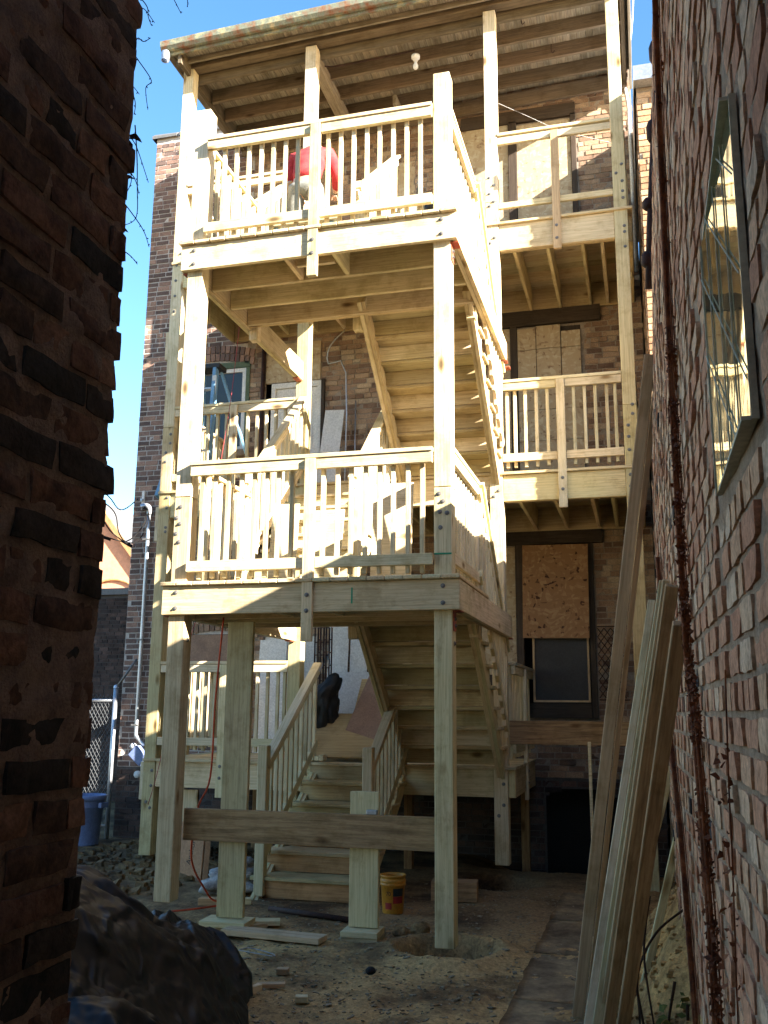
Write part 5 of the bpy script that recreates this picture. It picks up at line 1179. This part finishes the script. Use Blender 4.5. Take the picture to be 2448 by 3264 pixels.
tag(mb.build('wire_hanger', 'rag', None, True), 'bent white wire loop lying on the dirt', 'wire')
for i, (x, y, l, w_, h, rz, mt_n, lab) in enumerate(((1.42, -.82, .075, .06, .035, .2, 'grey', 'small pale cube of wood alone on the dirt'), (1.20, -1.02, .16, .055, .03, -.1, 'riser', 'orange wood offcut above the two crossed pale ones'),
        (1.31, -1.26, .10, .05, .04, 1.9, 'rail', 'light wood offcut standing on edge in the little pile'), (1.40, -1.22, .09, .04, .04, 1.2, 'rail', 'short light offcut touching the others in the little pile'), (1.46, -1.12, .17, .05, .025, .35, 'grey', 'grey wedge of wood at the right of the little pile'),
        (1.74, -1.36, .07, .05, .035, .3, 'rail', 'lone offcut at the bottom edge right of the little pile'), (3.52, -.45, .14, .06, .035, .3, 'lumber', 'pale block on the slope of the dirt heap'), (3.22, .55, .12, .05, .05, .2, 'lumber', 'small block beside the path behind the leaning boards'),
        (.06, 1.05, .22, .08, .06, .15, 'riser', 'orange block near the crumpled sacks'), (.34, 1.12, .09, .06, .05, .4, 'lumber', 'tiny offcut at the left foot of the yard steps'))):
    loose('wood_offcut', (x, y, gz(x, y) + h / 2 + .004), l, w_, h, rz, mt_n, lab, 'offcut', 'wood offcuts scattered in the yard')
ab_ = MB(); ab_.tube([(.62, .95, -.08), (1.45, .72, -.08)], .022, 8); tag(ab_.build('rusty_pipe', 'rust', None, True), 'rusty pipe lying on the ground before the yard steps', 'pipe')
blk = loose('concrete_block', (1.98, 1.9, -.02), .4, .2, .16, .1, 'dirty', 'dark block in the shade behind the right front post', 'block')
# chips and sawdust crumbs
mb = MB(); rr = random.Random(21)
for i in range(4200):
    x = rr.uniform(.2, 3.4); y = -2.4 + 5.0 * rr.random() ** 1.7
    if y > .8 and rr.random() < .5: continue
    z = gz(x, y); s = rr.uniform(.003, .012) * (1 if rr.random() < .92 else 2.2); a = rr.uniform(0, 3.14)
    ax = Vector((math.cos(a), math.sin(a), rr.uniform(-.3, .3))) * s; ay = Vector((-math.sin(a), math.cos(a), rr.uniform(-.3, .3))) * s * rr.uniform(.3, .8)
    mb.obox((x, y, z + .003), ax, ay, Vector((0, 0, .0015 + .1 * s)))
M['chip'] = rough_mat('wood_chips', (.14, .10, .065), (.34, .27, .17), 30, .9, .2, c3=(.08, .055, .04))
tag(mb.build('wood_chips', 'chip'), 'scattered wood chips and crumbs over the yard dirt', 'wood chips', None, 'stuff')
mb = MB()
for i in range(900):
    x = rr.gauss(3.62, .18); y = rr.uniform(-2.8, 1.2); z = gz(x, y); s = rr.uniform(.004, .016); mb.obox((x, y, z + s * .2), Vector((s, rr.uniform(-s, s) * .4, 0)), Vector((0, s * .7, rr.uniform(-s, s) * .4)), Vector((0, rr.uniform(-s, s) * .2, s * .5)))
tag(mb.build('dirt_clods', 'ground'), 'loose clods on the dirt heap by the right wall', 'clods', None, 'stuff')
mb = MB()
for i in range(500):
    x = rr.uniform(-2.6, -.6); y = rr.uniform(1.2, 4.2); z = gz(x, y); s = rr.uniform(.01, .05); mb.obox((x, y, z + s * .3), Vector((s, rr.uniform(-s, s) * .4, rr.uniform(-s, s) * .4)), Vector((0, s * .7, rr.uniform(-s, s) * .4)), Vector((0, rr.uniform(-s, s) * .2, s * .5)))
tag(mb.build('rubble', 'ground'), 'low scatter of rubble behind the tarpaulin heap', 'rubble', None, 'stuff')

# ============================================================ BARE VINE HANGING FROM THE LEFT WALL
vn = thing('bare_vine', 'bare vine tendrils with dead leaves hanging off the left wall against the sky', 'vine', (2.56, -5.08, 2.8))
VY = -5.06
paths = [[(2.55, 3.17), (2.59, 3.165), (2.608, 3.146), (2.619, 3.109), (2.631, 3.08)], [(2.55, 3.10), (2.585, 3.107), (2.604, 3.133), (2.618, 3.117)], [(2.55, 3.035), (2.577, 3.026), (2.60, 2.996), (2.618, 2.963), (2.624, 2.919), (2.628, 2.868)],
         [(2.56, 3.04), (2.59, 3.06), (2.61, 3.045), (2.622, 3.06)], [(2.55, 2.85), (2.579, 2.818), (2.597, 2.79), (2.616, 2.755), (2.628, 2.696)], [(2.565, 2.83), (2.572, 2.761), (2.586, 2.71), (2.574, 2.655)], [(2.55, 2.652), (2.583, 2.638), (2.606, 2.603), (2.628, 2.568), (2.648, 2.526)],
         [(2.55, 2.545), (2.582, 2.527), (2.604, 2.508), (2.626, 2.483)], [(2.60, 2.83), (2.612, 2.75), (2.612, 2.68), (2.603, 2.611), (2.588, 2.573)], [(2.64, 3.23), (2.646, 3.208), (2.674, 3.158), (2.692, 3.12)], [(2.67, 3.23), (2.68, 3.201), (2.703, 3.161), (2.715, 3.122)], [(2.705, 3.23), (2.727, 3.178), (2.734, 3.161)],
         [(2.55, 2.72), (2.58, 2.725), (2.60, 2.70), (2.615, 2.66)], [(2.56, 2.99), (2.575, 2.95), (2.59, 2.9), (2.586, 2.87)], [(2.55, 2.96), (2.57, 2.955), (2.59, 2.93)]]
rr = random.Random(4); nodes = MB()
for p_ in paths:
    pts = smooth_path([(x, VY + rr.uniform(-.02, .02), z) for x, z in p_], 6); mb = MB(); mb.tube(pts, .0016, 5, .0008); mb.build('tendril', 'vine', vn, True)
    for q in pts[2::3]: d = Vector((rr.uniform(-1, 1), rr.uniform(-1, 1), rr.uniform(-1, 1))).normalized() * .003; nodes.tube([q, q + d * 1.6], .0016, 5, .0008)
o = nodes.build('buds', 'vine', vn, True); o['kind'] = 'stuff'
for (x, z, s, a) in ((2.600, 2.80, .017, .6), (2.585, 2.775, .020, 1.7), (2.575, 2.805, .014, 0.2), (2.592, 2.70, .012, .2), (2.585, 2.572, .012, .5)):
    mb = MB(); c = Vector((x, VY, z)); ax = Vector((math.cos(a), .3, -math.sin(a))) * s; ay = Vector((math.sin(a), .4, math.cos(a))) * s * .5; up = Vector((0, -.3, .2)) * s
    mb.v = [tuple(c - ax), tuple(c - ax * .3 + ay + up), tuple(c + ax * .4 + ay * .7), tuple(c + ax), tuple(c + ax * .3 - ay * .8 + up), tuple(c - ax * .5 - ay)]; mb.f = [(0, 1, 5), (1, 4, 5), (1, 2, 4), (2, 3, 4)]; mb.build('dead_leaf', 'leaf', vn)
